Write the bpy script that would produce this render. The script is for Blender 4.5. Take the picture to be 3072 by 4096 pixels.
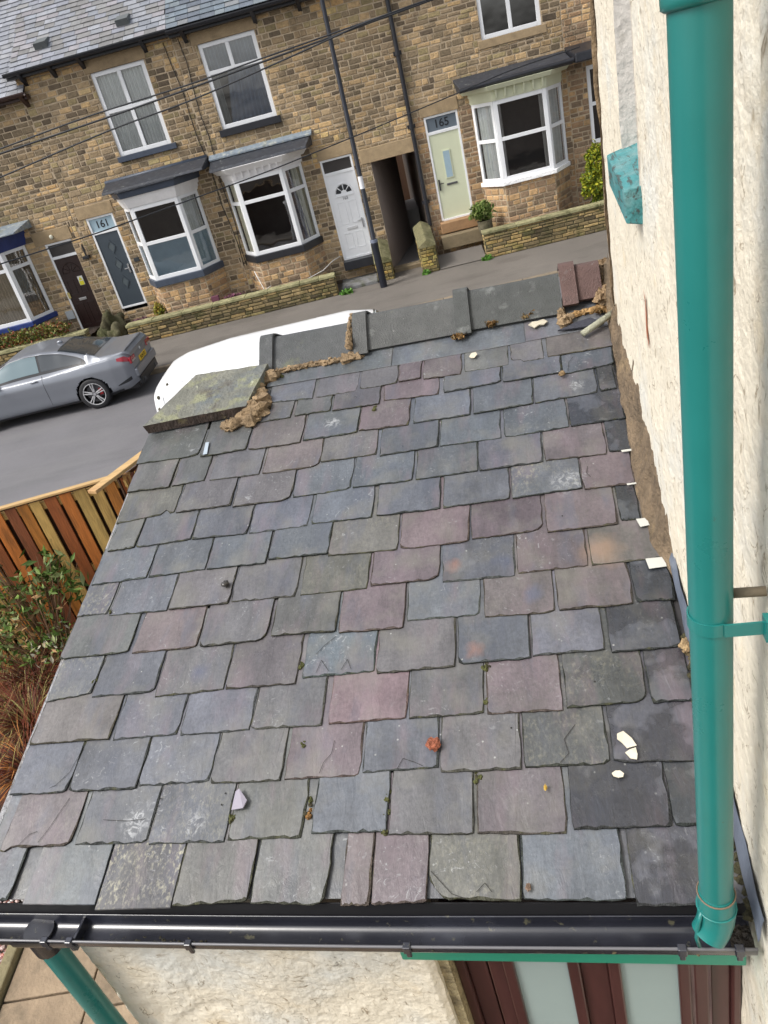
import bpy, bmesh, math, random
from mathutils import Matrix, Vector, noise
C = bpy.context.scene
for _o in list(bpy.data.objects): bpy.data.objects.remove(_o)
rad = math.radians

# ------------------------------------------------------------------ camera
ZC = 4.6                                   # eye height above the road
cam = bpy.data.objects.new('camera', bpy.data.cameras.new('camera'))
C.collection.objects.link(cam)
_R = Vector((0.97341591, -0.03102815, -0.22693329))
_U = Vector((0.21235315, 0.49355323, 0.84339276))
_F = Vector((-0.08583474, 0.86916193, -0.48702149))
cam.matrix_world = Matrix(((_R.x, _U.x, -_F.x, 0), (_R.y, _U.y, -_F.y, 0), (_R.z, _U.z, -_F.z, ZC), (0, 0, 0, 1)))
cam.data.sensor_fit = 'VERTICAL'; cam.data.sensor_height = 24.0; cam.data.lens = 24.0*3000/4096
cam.data.clip_start = 0.02; cam.data.clip_end = 600
C.camera = cam

# ------------------------------------------------------------------ sky, sun, exposure
SUN_EL, SUN_AZ = 50.0, 248.0               # azimuth clockwise from +Y: thin cloud, light mostly from the left
wd = bpy.data.worlds.new('World'); C.world = wd; wd.use_nodes = True
nt = wd.node_tree; nt.nodes.clear()
sky = nt.nodes.new('ShaderNodeTexSky'); sky.sky_type = 'NISHITA'; sky.sun_disc = False
sky.sun_elevation = rad(SUN_EL); sky.sun_rotation = rad(SUN_AZ); sky.air_density = 1.0; sky.dust_density = 4.0; sky.ozone_density = 1.0
hs = nt.nodes.new('ShaderNodeHueSaturation'); hs.inputs['Saturation'].default_value = 0.30
bg = nt.nodes.new('ShaderNodeBackground'); bg.inputs['Strength'].default_value = 0.15
wo = nt.nodes.new('ShaderNodeOutputWorld')
nt.links.new(sky.outputs[0], hs.inputs['Color']); nt.links.new(hs.outputs[0], bg.inputs[0]); nt.links.new(bg.outputs[0], wo.inputs[0])
sl = bpy.data.lights.new('sun', 'SUN'); sl.energy = 1.5; sl.angle = rad(20); sl.color = (1.0, 0.965, 0.91)
so = bpy.data.objects.new('sun', sl); C.collection.objects.link(so)
_a, _e = rad(SUN_AZ), rad(SUN_EL)
_d = Vector((math.sin(_a)*math.cos(_e), math.cos(_a)*math.cos(_e), math.sin(_e)))
so.rotation_euler = _d.to_track_quat('Z', 'Y').to_euler(); so.location = _d*60
C.view_settings.view_transform = 'Standard'; C.view_settings.look = 'None'
C.view_settings.exposure = 0.60; C.view_settings.gamma = 1.0
C.render.engine = 'CYCLES'
C.cycles.use_denoising = True
C.cycles.max_bounces = 6

# ------------------------------------------------------------------ mesh helpers
I4 = Matrix.Identity(4)
WM = {}                                    # world matrix of every thing
class MB:
    def __init__(s): s.v = []; s.f = []; s.c = []; s.p = []; s.M = I4
    def face(s, pts, c=(1, 1, 1), p=(0, 0, 0)):
        n = len(s.v); s.v += [s.M @ Vector(q) for q in pts]; s.f.append(tuple(range(n, n+len(pts)))); s.c.append(c); s.p.append(p)
    def box(s, x0, x1, y0, y1, z0, z1, c=(1, 1, 1), p=(0, 0, 0)):
        a = [(x0, y0, z0), (x1, y0, z0), (x1, y1, z0), (x0, y1, z0), (x0, y0, z1), (x1, y0, z1), (x1, y1, z1), (x0, y1, z1)]
        s.hexa(a, c, p)
    def hexa(s, a, c=(1, 1, 1), p=(0, 0, 0)):
        n = len(s.v); s.v += [s.M @ Vector(q) for q in a]
        for q in ((0, 3, 2, 1), (4, 5, 6, 7), (0, 1, 5, 4), (1, 2, 6, 5), (2, 3, 7, 6), (3, 0, 4, 7)):
            s.f.append(tuple(n+i for i in q)); s.c.append(c); s.p.append(p)
    def prism(s, poly, axis, a, b, c=(1, 1, 1)):
        # polygon in the two other axes, extruded from a to b along axis
        def P(q, t):
            if axis == 'x': return (t, q[0], q[1])
            if axis == 'y': return (q[0], t, q[1])
            return (q[0], q[1], t)
        n = len(poly); k = len(s.v)
        s.v += [s.M @ Vector(P(q, a)) for q in poly] + [s.M @ Vector(P(q, b)) for q in poly]
        s.f.append(tuple(range(k+n-1, k-1, -1))); s.f.append(tuple(range(k+n, k+2*n)))
        for i in range(n): s.f.append((k+i, k+(i+1) % n, k+n+(i+1) % n, k+n+i))
        s.c += [c]*(n+2); s.p += [(0, 0, 0)]*(n+2)
    def grid(s, fn, nu, nv, c=(1, 1, 1), closed=False, p=(0, 0, 0)):
        k = len(s.v)
        for i in range(nu+1):
            for j in range(nv+1): s.v.append(s.M @ Vector(fn(i/nu, j/nv)))
        for i in range(nu):
            for j in range(nv):
                s.f.append((k+i*(nv+1)+j, k+(i+1)*(nv+1)+j, k+(i+1)*(nv+1)+j+1, k+i*(nv+1)+j+1))
                s.c.append(c(i/nu, j/nv) if callable(c) else c); s.p.append(p)
    def tube(s, pts, r, n=10, c=(1, 1, 1), caps=True):
        pts = [Vector(q) for q in pts]; k = len(s.v); m = len(pts); ref = None
        for i, q in enumerate(pts):
            t = (pts[min(i+1, m-1)]-pts[max(i-1, 0)]).normalized()
            if ref is None: ref = Vector((0, 0, 1)) if abs(t.z) < .9 else Vector((1, 0, 0))
            a = (ref-t*ref.dot(t)).normalized(); ref = a; b = t.cross(a)
            rr = r[i] if isinstance(r, (list, tuple)) else r
            for j in range(n):
                g = 2*math.pi*j/n; s.v.append(s.M @ (q+a*math.cos(g)*rr+b*math.sin(g)*rr))
        for i in range(m-1):
            for j in range(n):
                s.f.append((k+i*n+j, k+i*n+(j+1) % n, k+(i+1)*n+(j+1) % n, k+(i+1)*n+j)); s.c.append(c); s.p.append((0, 0, 0))
        if caps:
            s.f.append(tuple(k+j for j in range(n-1, -1, -1))); s.f.append(tuple(k+(m-1)*n+j for j in range(n))); s.c += [c, c]; s.p += [(0, 0, 0)]*2
    def blob(s, cx, cy, cz, rx, ry, rz, n=8, rough=.25, c=(1, 1, 1), seed=0, rot=0):
        def fn(a, b):
            th = math.pi*a; ph = 2*math.pi*(b % 1.0)
            d = Vector((math.sin(th)*math.cos(ph), math.sin(th)*math.sin(ph), math.cos(th)))
            k = 1+rough*noise.noise(d*1.7+Vector((seed*3.1, seed, 0)))*1.6+rough*.5*noise.noise(d*5+Vector((seed, 7, seed*2)))
            x, y = d.x*rx*k, d.y*ry*k
            return (cx+x*math.cos(rot)-y*math.sin(rot), cy+x*math.sin(rot)+y*math.cos(rot), cz+d.z*rz*k)
        s.grid(fn, n, n*2, c)
    def build(s, name, mat, parent=None, smooth=False, W=None, bevel=0, bsub=False, weld=False, auto=None):
        me = bpy.data.meshes.new(name)
        base = W if W is not None else (WM[parent] if parent is not None else I4)
        inv = base.inverted()
        me.from_pydata([tuple(inv @ q) for q in s.v], [], s.f)
        cl = me.color_attributes.new('Col', 'FLOAT_COLOR', 'CORNER'); pl = me.color_attributes.new('Prm', 'FLOAT_COLOR', 'CORNER')
        A = []; B = []
        for f, c, p in zip(s.f, s.c, s.p):
            A += (list(c)+[1.0])*len(f); B += (list(p)+[1.0])*len(f)
        cl.data.foreach_set('color', A); pl.data.foreach_set('color', B)
        if weld or smooth:
            bm = bmesh.new(); bm.from_mesh(me); bmesh.ops.remove_doubles(bm, verts=bm.verts, dist=1e-5)
            bmesh.ops.recalc_face_normals(bm, faces=bm.faces); bm.to_mesh(me); bm.free()
        if smooth: me.polygons.foreach_set('use_smooth', [True]*len(me.polygons))
        if smooth and auto: me.set_sharp_from_angle(angle=rad(auto))
        me.materials.append(mat)
        o = bpy.data.objects.new(name, me); C.collection.objects.link(o)
        if parent is not None: o.parent = parent; WM[o] = WM[parent]
        else: o.matrix_world = base; WM[o] = base.copy()
        if bevel:
            m = o.modifiers.new('bevel', 'BEVEL'); m.width = bevel; m.segments = 2; m.limit_method = 'ANGLE'; m.angle_limit = rad(35)
        return o
def tag(o, label=None, cat=None, group=None, kind=None):
    if label: o['label'] = label
    if cat: o['category'] = cat
    if group: o['group'] = group
    if kind: o['kind'] = kind
    return o
def thing(name, label, cat, loc=(0, 0, 0), rotz=0.0, group=None):
    o = bpy.data.objects.new(name, None); C.collection.objects.link(o); o.empty_display_size = .1
    o.matrix_world = Matrix.Translation(loc) @ Matrix.Rotation(rotz, 4, 'Z'); WM[o] = Matrix.Translation(loc) @ Matrix.Rotation(rotz, 4, 'Z')
    return tag(o, label, cat, group)
def T(x, y, z): return Matrix.Translation((x, y, z))

# ------------------------------------------------------------------ materials
def mat(name, col=(.5, .5, .5), rough=.6, metal=0, attr=False, var=.0, vscale=6, bump=0, bscale=40, spec=.5, coat=0, stain=None, stretch=(1, 1, 1), trans=0, coords='Object', detail=6, rvar=0):
    m = bpy.data.materials.new(name); m.use_nodes = True; t = m.node_tree; N = t.nodes; L = t.links
    b = N['Principled BSDF']
    b.inputs['Roughness'].default_value = rough; b.inputs['Metallic'].default_value = metal
    b.inputs['Specular IOR Level'].default_value = spec; b.inputs['Coat Weight'].default_value = coat
    tc = N.new('ShaderNodeTexCoord'); mp = N.new('ShaderNodeMapping'); mp.inputs['Scale'].default_value = stretch
    L.new(tc.outputs[coords], mp.inputs[0])
    if attr:
        a = N.new('ShaderNodeAttribute'); a.attribute_name = 'Col'; out = a.outputs['Color']
    else:
        r = N.new('ShaderNodeRGB'); r.outputs[0].default_value = (*col, 1); out = r.outputs[0]
    if var:
        n = N.new('ShaderNodeTexNoise'); n.inputs['Scale'].default_value = vscale; n.inputs['Detail'].default_value = detail; n.inputs['Roughness'].default_value = .65
        L.new(mp.outputs[0], n.inputs['Vector'])
        mr = N.new('ShaderNodeMapRange'); mr.inputs['From Min'].default_value = .25; mr.inputs['From Max'].default_value = .75
        mr.inputs['To Min'].default_value = 1-var; mr.inputs['To Max'].default_value = 1+var
        L.new(n.outputs['Fac'], mr.inputs['Value'])
        mx = N.new('ShaderNodeVectorMath'); mx.operation = 'SCALE'
        L.new(out, mx.inputs[0]); L.new(mr.outputs[0], mx.inputs['Scale']); out = mx.outputs[0]
        if rvar:
            mq = N.new('ShaderNodeMapRange'); mq.inputs['To Min'].default_value = rough-rvar; mq.inputs['To Max'].default_value = rough+rvar
            L.new(n.outputs['Fac'], mq.inputs['Value']); L.new(mq.outputs[0], b.inputs['Roughness'])
    for st in (stain or []):                # (colour, scale, lo, hi, amount[, stretch])
        c2, sc, lo, hi, am = st[:5]
        mp2 = N.new('ShaderNodeMapping'); mp2.inputs['Scale'].default_value = st[5] if len(st) > 5 else (1, 1, 1)
        mp2.inputs['Location'].default_value = (sc*.37, sc*.11, 1.7); L.new(tc.outputs[coords], mp2.inputs[0])
        n2 = N.new('ShaderNodeTexNoise'); n2.inputs['Scale'].default_value = sc; n2.inputs['Detail'].default_value = 8; n2.inputs['Roughness'].default_value = .6
        L.new(mp2.outputs[0], n2.inputs['Vector'])
        m2 = N.new('ShaderNodeMapRange'); m2.inputs['From Min'].default_value = lo; m2.inputs['From Max'].default_value = hi; m2.inputs['To Max'].default_value = am
        L.new(n2.outputs['Fac'], m2.inputs['Value'])
        x2 = N.new('ShaderNodeMix'); x2.data_type = 'RGBA'; L.new(m2.outputs[0], x2.inputs['Factor']); L.new(out, x2.inputs['A']); x2.inputs['B'].default_value = (*c2, 1); out = x2.outputs['Result']
    L.new(out, b.inputs['Base Color'])
    if bump:
        n3 = N.new('ShaderNodeTexNoise'); n3.inputs['Scale'].default_value = bscale; n3.inputs['Detail'].default_value = 8; L.new(mp.outputs[0], n3.inputs['Vector'])
        bp = N.new('ShaderNodeBump'); bp.inputs['Strength'].default_value = bump; bp.inputs['Distance'].default_value = .02
        L.new(n3.outputs['Fac'], bp.inputs['Height']); L.new(bp.outputs[0], b.inputs['Normal'])
    if trans:
        b.inputs['Transmission Weight'].default_value = trans
    return m

def glass_mat(name, tint=(.92, .94, .95), refl=.12, rough=.02):
    m = bpy.data.materials.new(name); m.use_nodes = True; t = m.node_tree; N = t.nodes; L = t.links; N.clear()
    o = N.new('ShaderNodeOutputMaterial'); tr = N.new('ShaderNodeBsdfTransparent'); tr.inputs[0].default_value = (*tint, 1)
    gl = N.new('ShaderNodeBsdfGlossy'); gl.inputs['Roughness'].default_value = rough
    lw = N.new('ShaderNodeFresnel'); lw.inputs['IOR'].default_value = 1.5
    ad = N.new('ShaderNodeMath'); ad.operation = 'ADD'; ad.inputs[1].default_value = refl; ad.use_clamp = True
    mx = N.new('ShaderNodeMixShader'); L.new(lw.outputs[0], ad.inputs[0]); L.new(ad.outputs[0], mx.inputs[0])
    tc = N.new('ShaderNodeTexCoord'); ns = N.new('ShaderNodeTexNoise'); ns.inputs['Scale'].default_value = 1.6; L.new(tc.outputs['Object'], ns.inputs['Vector'])
    bp = N.new('ShaderNodeBump'); bp.inputs['Strength'].default_value = .05; bp.inputs['Distance'].default_value = .1
    L.new(ns.outputs['Fac'], bp.inputs['Height']); L.new(bp.outputs[0], gl.inputs['Normal'])
    L.new(tr.outputs[0], mx.inputs[1]); L.new(gl.outputs[0], mx.inputs[2]); L.new(mx.outputs[0], o.inputs[0])
    return m

M = {}
M['stone'] = mat('coursed sandstone', attr=True, rough=.9, var=.32, vscale=16, bump=.8, bscale=38, stain=[((.045, .038, .022), 1.6, .55, .78, .55), ((.06, .065, .02), 1.1, .6, .78, .4)])
M['mortar'] = mat('lime mortar', (.46, .365, .25), rough=.95, var=.25, vscale=9, bump=.4, bscale=60, stain=[((.06, .05, .03), 1.6, .55, .75, .6)])
M['dressed'] = mat('dressed sandstone', attr=True, rough=.85, var=.22, vscale=5, bump=.35, bscale=50, stain=[((.06, .05, .03), 3, .55, .8, .5), ((.34, .22, .11), 2.0, .6, .8, .3)])
M['moss'] = mat('mossy walling', attr=True, rough=.95, var=.35, vscale=14, bump=.9, bscale=45, stain=[((.055, .06, .014), 4.0, .47, .68, .65), ((.30, .28, .12), 9, .62, .75, .45)])
M['upvc'] = mat('white plastic', (.84, .85, .86), rough=.35, var=.05, vscale=3, spec=.5)
M['paintw'] = mat('white paint', (.82, .81, .81), rough=.5, var=.08, vscale=6)
M['paints'] = mat('slate blue paint', (.055, .07, .10), rough=.45, var=.2, vscale=8)
M['paintk'] = mat('black paint', (.018, .019, .024), rough=.4, var=.3, vscale=8)
M['paintb'] = mat('royal blue paint', (.018, .04, .18), rough=.4, var=.2, vscale=6)
M['paintg'] = mat('pale green paint', (.64, .66, .48), rough=.45, var=.05, vscale=5)
M['leadd'] = mat('dark lead', (.034, .038, .048), rough=.55, var=.4, vscale=7, bump=.3, bscale=14, stain=[((.30, .31, .30), 9, .6, .75, .6)])
M['leadl'] = mat('weathered lead', (.20, .24, .28), rough=.5, var=.3, vscale=9, bump=.3, bscale=18, stain=[((.45, .47, .42), 7, .52, .66, .8), ((.16, .15, .04), 5, .58, .7, .7)])
M['glass'] = glass_mat('window glass', refl=.10)
M['glassr'] = glass_mat('reflective window glass', tint=(.55, .60, .66), refl=.22, rough=.05)
M['frost'] = mat('frosted film', (.34, .46, .53), rough=.25, var=.12, vscale=2.5, spec=.6)
M['curtain'] = mat('net curtain', attr=True, rough=.9, var=.08, vscale=4)
M['inside'] = mat('dark room', (.055, .050, .047), rough=.9, var=.3, vscale=2)
M['antd'] = mat('anthracite door', (.055, .07, .085), rough=.3, var=.08, vscale=4)
M['brownd'] = mat('dark brown door', (.028, .014, .012), rough=.3, var=.2, vscale=8)
M['greend'] = mat('sage green door', (.62, .65, .47), rough=.4, var=.04, vscale=3)
M['metal'] = mat('brushed metal', (.55, .55, .55), rough=.3, metal=.9)
M['farslate'] = mat('far roof slate', attr=True, rough=.6, var=.22, vscale=6, bump=.3, bscale=22, stain=[((.045, .045, .02), 5, .62, .72, .7), ((.42, .42, .38), 13, .66, .74, .5)])
M['asphalt'] = mat('road asphalt', (.165, .160, .168), rough=.62, var=.14, vscale=.7, bump=.5, bscale=260, detail=10, stain=[((.22, .215, .21), 1.3, .5, .75, .5, (.25, 1, 1)), ((.09, .09, .094), .9, .56, .74, .45, (.2, 1, 1)), ((.25, .245, .24), 90, .66, .7, .5)])
M['pave'] = mat('pavement asphalt', (.165, .148, .130), rough=.7, var=.16, vscale=.8, bump=.5, bscale=180, detail=10, stain=[((.075, .065, .055), 1.5, .52, .72, .6, (.4, 1, 1)), ((.07, .085, .035), 1.2, .62, .75, .4, (.3, 1, 1))])
M['kerb'] = mat('stone kerb', attr=True, rough=.85, var=.25, vscale=5, bump=.4, bscale=40, stain=[((.07, .06, .04), 4, .55, .72, .6)])
M['soil'] = mat('dark soil', (.045, .032, .024), rough=1, var=.5, vscale=12, bump=1, bscale=30)
M['leaf'] = mat('leaves', attr=True, rough=.55, var=.25, vscale=9, spec=.3)
M['post'] = mat('black gloss post', (.012, .014, .022), rough=.3, var=.3, vscale=3)
M['cable'] = mat('cable sheath', (.02, .022, .026), rough=.6)
M['plain'] = mat('plain coloured', attr=True, rough=.5, var=.06, vscale=5)
M['timber'] = mat('treated timber', attr=True, rough=.7, var=.35, vscale=3.2, bump=.35, bscale=14, stretch=(7, 7, 1), stain=[((.10, .045, .012), 2.6, .52, .72, .55, (6, 6, 1)), ((.012, .008, .006), 10, .68, .76, .7, (2, 2, .8))])

# ================================================================== the setting
def sheet(name, x0, x1, y0, y1, z, m, nx=1, ny=1, kind='structure'):
    b = MB(); b.grid(lambda a, c: (x0+(x1-x0)*a, y0+(y1-y0)*c, z), nx, ny); o = b.build(name, m); tag(o, kind=kind); return o
sheet('ground', -250, 250, -150, 400, -.02, M['soil'])
sheet('road', -60, 60, 9.1, 17.0, 0.0, M['asphalt'])
b = MB()                                                    # far pavement, falls gently to the kerb
b.grid(lambda a, c: (-60+120*a, 17.13+3.99*c, .108+.035*c), 1, 1); tag(b.build('pavement', M['pave']), kind='structure')
b = MB(); b.grid(lambda a, c: (-60+120*a, 6.75+2.22*c, .115), 1, 1); tag(b.build('near_pavement', M['pave']), kind='structure')
rnd = random.Random(4)
def kerb(y0, y1, nm):
    b = MB(); x = -30.0
    while x < 30:
        w = rnd.uniform(.75, 1.05); g = rnd.uniform(.8, 1.15); q = rnd.uniform(-.008, .008)
        b.box(x+.006, x+w-.006, y0+q, y1, -.05, .118+q*.5, (.27*g, .215*g, .15*g)); x += w
    tag(b.build(nm, M['kerb'], bevel=.012), kind='structure')
kerb(16.98, 17.13, 'kerb'); kerb(8.97, 9.1, 'near_kerb')

# ================================================================== the terrace opposite
YF = 21.0
R2 = random.Random(11)
def pick_stone(x, z, mode):
    n = noise.noise(Vector((x*.55, z*.8, 3.3))); n2 = noise.noise(Vector((x*.9+9, z*1.3, 8.1)))
    r = R2.random(); k = R2.uniform(.8, 1.2)
    if mode == 'top': pal = [(.40, .27, .13)]*6+[(.30, .20, .11)]*2
    elif mode == 'warm':
        pal = [(.36, .235, .12)]*4+[(.26, .165, .095)]*3+[(.20, .14, .095)]*3+[(.12, .09, .065)]*2
    else:
        pal = [(.35, .25, .135)]*3+[(.25, .19, .115)]*4+[(.17, .135, .09)]*4+[(.12, .10, .068)]*3+[(.20, .17, .09)]*2
        if n > .14: pal += [(.42, .27, .12)]*4+[(.40, .28, .14)]*5
        if n2 > .12: pal += [(.055, .048, .038)]*5
        pal += [(.045, .04, .034)]
    c = pal[int(r*len(pal)) % len(pal)]
    c = tuple(v*.82+t*.18 for v, t in zip(c, (.36, .25, .135)))
    s_ = noise.noise(Vector((x*.7+30, z*.5, 1.7))); k *= (1-.35*max(0, s_*1.8)) if mode != 'top' else 1
    return (min(.6, c[0]*k*1.50), min(.6, c[1]*k*1.46), min(.6, c[2]*k*1.42))
def cut(lo, hi, blocks):
    segs = [(lo, hi)]
    for a, c in blocks:
        ns = []
        for s0, s1 in segs:
            if c <= s0 or a >= s1: ns.append((s0, s1)); continue
            if a > s0: ns.append((s0, a))
            if c < s1: ns.append((c, s1))
        segs = ns
    return segs
def masonry(bm, mb, P, L, z0, z1, holes, course=.118, mode='mix', proud=.014, wmin=.13, wmax=.34, skip=0, joint=.0125):
    # P(s, z, n): point on the wall surface; s along, n outward
    xs = sorted({0, L, *[q for h in holes for q in h[:2] if 0 < q < L]}); zs = sorted({z0, z1, *[q for h in holes for q in h[2:] if z0 < q < z1]})
    for i in range(len(xs)-1):
        for j in range(len(zs)-1):
            cx, cz = (xs[i]+xs[i+1])/2, (zs[j]+zs[j+1])/2
            if any(h[0] < cx < h[1] and h[2] < cz < h[3] for h in holes): continue
            mb.face([P(xs[i], zs[j], 0), P(xs[i+1], zs[j], 0), P(xs[i+1], zs[j+1], 0), P(xs[i], zs[j+1], 0)])
    z = z0
    while z < z1-.03:
        h = min(course*R2.uniform(.78, 1.25), z1-z)
        x = -R2.uniform(0, .2)
        while x < L:
            w = R2.uniform(wmin, wmax); a, c = max(x, 0), min(x+w, L); x += w
            if c-a < .05: continue
            bl = [q for q in holes if q[0] < c and q[1] > a and q[2] < z+h and q[3] > z]
            rects = [(a, c, z, z+h)]
            for q in bl:
                nr = []
                for r in rects:
                    if q[0] >= r[1] or q[1] <= r[0] or q[2] >= r[3] or q[3] <= r[2]: nr.append(r); continue
                    if q[0] > r[0]: nr.append((r[0], q[0], r[2], r[3]))
                    if q[1] < r[1]: nr.append((q[1], r[1], r[2], r[3]))
                    if q[3] < r[3]: nr.append((max(r[0], q[0]), min(r[1], q[1]), q[3], r[3]))
                    if q[2] > r[2]: nr.append((max(r[0], q[0]), min(r[1], q[1]), r[2], q[2]))
                rects = nr
            col = pick_stone(a, z, mode(a, z) if callable(mode) else mode)
            for r in rects:
                if r[1]-r[0] < .045 or r[3]-r[2] < .04 or R2.random() < skip: continue
                g = joint*R2.uniform(.6, 1.4); j = lambda s=.006: R2.uniform(-s, s); pr = proud*R2.uniform(.5, 1.3)
                o = [(r[0]+g+j(), r[2]+g+j()), (r[1]-g+j(), r[2]+g+j()), (r[1]-g+j(), r[3]-g+j()), (r[0]+g+j(), r[3]-g+j())]
                cx, cz = (r[0]+r[1])/2, (r[2]+r[3])/2; e = .012
                inn = [(q[0]+(e if q[0] < cx else -e), q[1]+(e if q[1] < cz else -e)) for q in o]
                A = [P(q[0], q[1], 0.0) for q in o]; B = [P(q[0], q[1], pr+j(.003)) for q in inn]
                bm.face(B, col)
                for t in range(4): bm.face([A[t], A[(t+1) % 4], B[(t+1) % 4], B[t]], col)
        z += h
def frameP(A, B):
    A = Vector((A[0], A[1], 0)); B = Vector((B[0], B[1], 0)); s = (B-A).normalized(); n = Vector((s.y, -s.x, 0))
    return (lambda u, z, d: A+s*u+Vector((0, 0, z))+n*d), (B-A).length
def fbox(mb, P, s0, s1, z0, z1, d0, d1, c=(1, 1, 1)):
    mb.hexa([P(s0, z0, d1), P(s1, z0, d1), P(s1, z0, d0), P(s0, z0, d0), P(s0, z1, d1), P(s1, z1, d1), P(s1, z1, d0), P(s0, z1, d0)], c)
def glazed(parent, P, s0, s1, z0, z1, vb=(), hb=(), curtains=(), fw=.095, glass='glass', dep=0.0, name='window', sash=True, frost=()):
    """one window: frame part with its bars; panes and curtains as its pieces. hb: (z, s_from, s_to)"""
    f = MB(); d0, d1 = dep-.055, dep
    fbox(f, P, s0, s0+fw, z0, z1, d0, d1); fbox(f, P, s1-fw, s1, z0, z1, d0, d1)
    fbox(f, P, s0+fw, s1-fw, z0, z0+fw, d0, d1); fbox(f, P, s0+fw, s1-fw, z1-fw, z1, d0, d1)
    vs = [s0+fw]+[v for v, *_ in vb]+[s1-fw]
    for v, a, c in vb: fbox(f, P, v-.046, v+.046, max(a, z0+fw), min(c, z1-fw), d0, d1-.002)
    for h, a, c in hb: fbox(f, P, max(a, s0+fw), min(c, s1-fw), h-.042, h+.042, d0, d1-.004)
    w = f.build(name, M['upvc'], parent, bevel=.006)
    g = MB(); g.face([P(s0+fw*.5, z0+fw*.5, d0+.02), P(s1-fw*.5, z0+fw*.5, d0+.02), P(s1-fw*.5, z1-fw*.5, d0+.02), P(s0+fw*.5, z1-fw*.5, d0+.02)])
    g.build('glass_pane', M[glass], w)
    for a, c, e, h in frost:
        g = MB(); g.face([P(a, e, d0+.008), P(c, e, d0+.008), P(c, h, d0+.008), P(a, h, d0+.008)]); g.build('frosted_film', M['frost'], w)
    for a, c, za, zb, col, drift in curtains:
        k = MB(); nn = max(10, int((c-a)/.02)); sd = R2.random()*9
        def fn(u, v):
            s = a+(c-a)*u+drift*(1-v)*(u if drift > 0 else (1-u))
            return P(s, za+(zb-za)*v, d0-.055+.022*math.sin(u*(c-a)*75+sd)+.012*math.sin(u*(c-a)*31+sd*2))
        k.grid(fn, nn, 3, lambda u, v: tuple(q*(.9+.15*math.sin(u*(c-a)*75+sd)) for q in col)); k.build('curtain', M['curtain'], w, smooth=True)
    return w
def text(s, P0, xd, zd, size, m, parent, name='lettering', ext=.003, font_space=1.0):
    cu = bpy.data.curves.new(name, 'FONT'); cu.body = s; cu.size = size; cu.extrude = ext; cu.align_x = 'CENTER'; cu.align_y = 'CENTER'; cu.offset = size*.012; cu.space_character = font_space
    t = bpy.data.objects.new(name, cu); C.collection.objects.link(t)
    xd = Vector(xd).normalized(); zd = Vector(zd).normalized(); n = xd.cross(zd)
    mw = Matrix(((xd.x, zd.x, n.x, P0[0]), (xd.y, zd.y, n.y, P0[1]), (xd.z, zd.z, n.z, P0[2]), (0, 0, 0, 1)))
    bpy.context.view_layer.update()
    me = bpy.data.meshes.new_from_object(t.evaluated_get(bpy.context.evaluated_depsgraph_get()))
    bpy.data.objects.remove(t); me.transform(WM[parent].inverted() @ mw)
    me.materials.clear(); me.materials.append(m)
    o = bpy.data.objects.new(name, me); C.collection.objects.link(o); o.parent = parent; WM[o] = WM[parent]; return o
WALLP = lambda s, z, d: Vector((s, YF-d, z))
def wallP0(x0): return lambda s, z, d: Vector((x0+s, YF-d, z))
def lintel(mb, x0, x1, z0, z1, c=(.36, .26, .15)):
    mb.box(x0, x1, YF-.028, YF+.10, z0, z1, c)
def reveal(mb, x0, x1, z0, z1, dep=.13):
    mb.face([(x0, YF, z0), (x0, YF+dep, z0), (x0, YF+dep, z1), (x0, YF, z1)]); mb.face([(x1, YF, z0), (x1, YF, z1), (x1, YF+dep, z1), (x1, YF+dep, z0)])
    mb.face([(x0, YF, z1), (x0, YF+dep, z1), (x1, YF+dep, z1), (x1, YF, z1)]); mb.face([(x0, YF, z0), (x1, YF, z0), (x1, YF+dep, z0), (x0, YF+dep, z0)])
def house(name, label, x0, x1, holes, lint, zt=6.68, mode='mix', z0=.1, grp='stone terraced houses across the road', ix=None):
    H = thing(name, label, 'house', ((x0+x1)/2, YF, .1), 0, grp)
    st, mo = MB(), MB()
    hh = [(a-x0, b-x0, c, d) for a, b, c, d in holes]; ll = [(a-x0, b-x0, c, d) for a, b, c, d in lint]
    masonry(st, mo, wallP0(x0), x1-x0, z0, zt, hh+ll, mode=mode)
    for q in lint: mo.face([(q[0], YF, q[2]), (q[1], YF, q[2]), (q[1], YF, q[3]), (q[0], YF, q[3])])
    for q in holes: reveal(mo, *q)
    w = mo.build('wall', M['mortar'], H)
    st.build('stonework', M['stone'], w)
    if lint:
        for i, q in enumerate(lint):
            lb = MB(); k_ = R2.uniform(.9, 1.1); lintel(lb, *q, c=(.36*k_, .265*k_, .155*k_)); lb.build('lintel', M['dressed'], w, bevel=.012)
    ib = MB(); xi = ix or x1-.06; ib.box(x0+.06, xi, YF+.9, YF+.95, .3, 3.85); ib.box(x0+.06, x1-.06, YF+.9, YF+.95, 3.9, zt-.1); ib.box(x0+.06, x1-.06, YF+.14, YF+.95, 3.85, 3.9); ib.build('interior', M['inside'], H)
    return H
def sill(H, m, x0, x1, z0, z1, y0=YF-.09, y1=YF+.08):
    b = MB(); b.box(x0, x1, y0, y1, z0, z1); return b.build('window_sill', m, H, bevel=.01)
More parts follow.
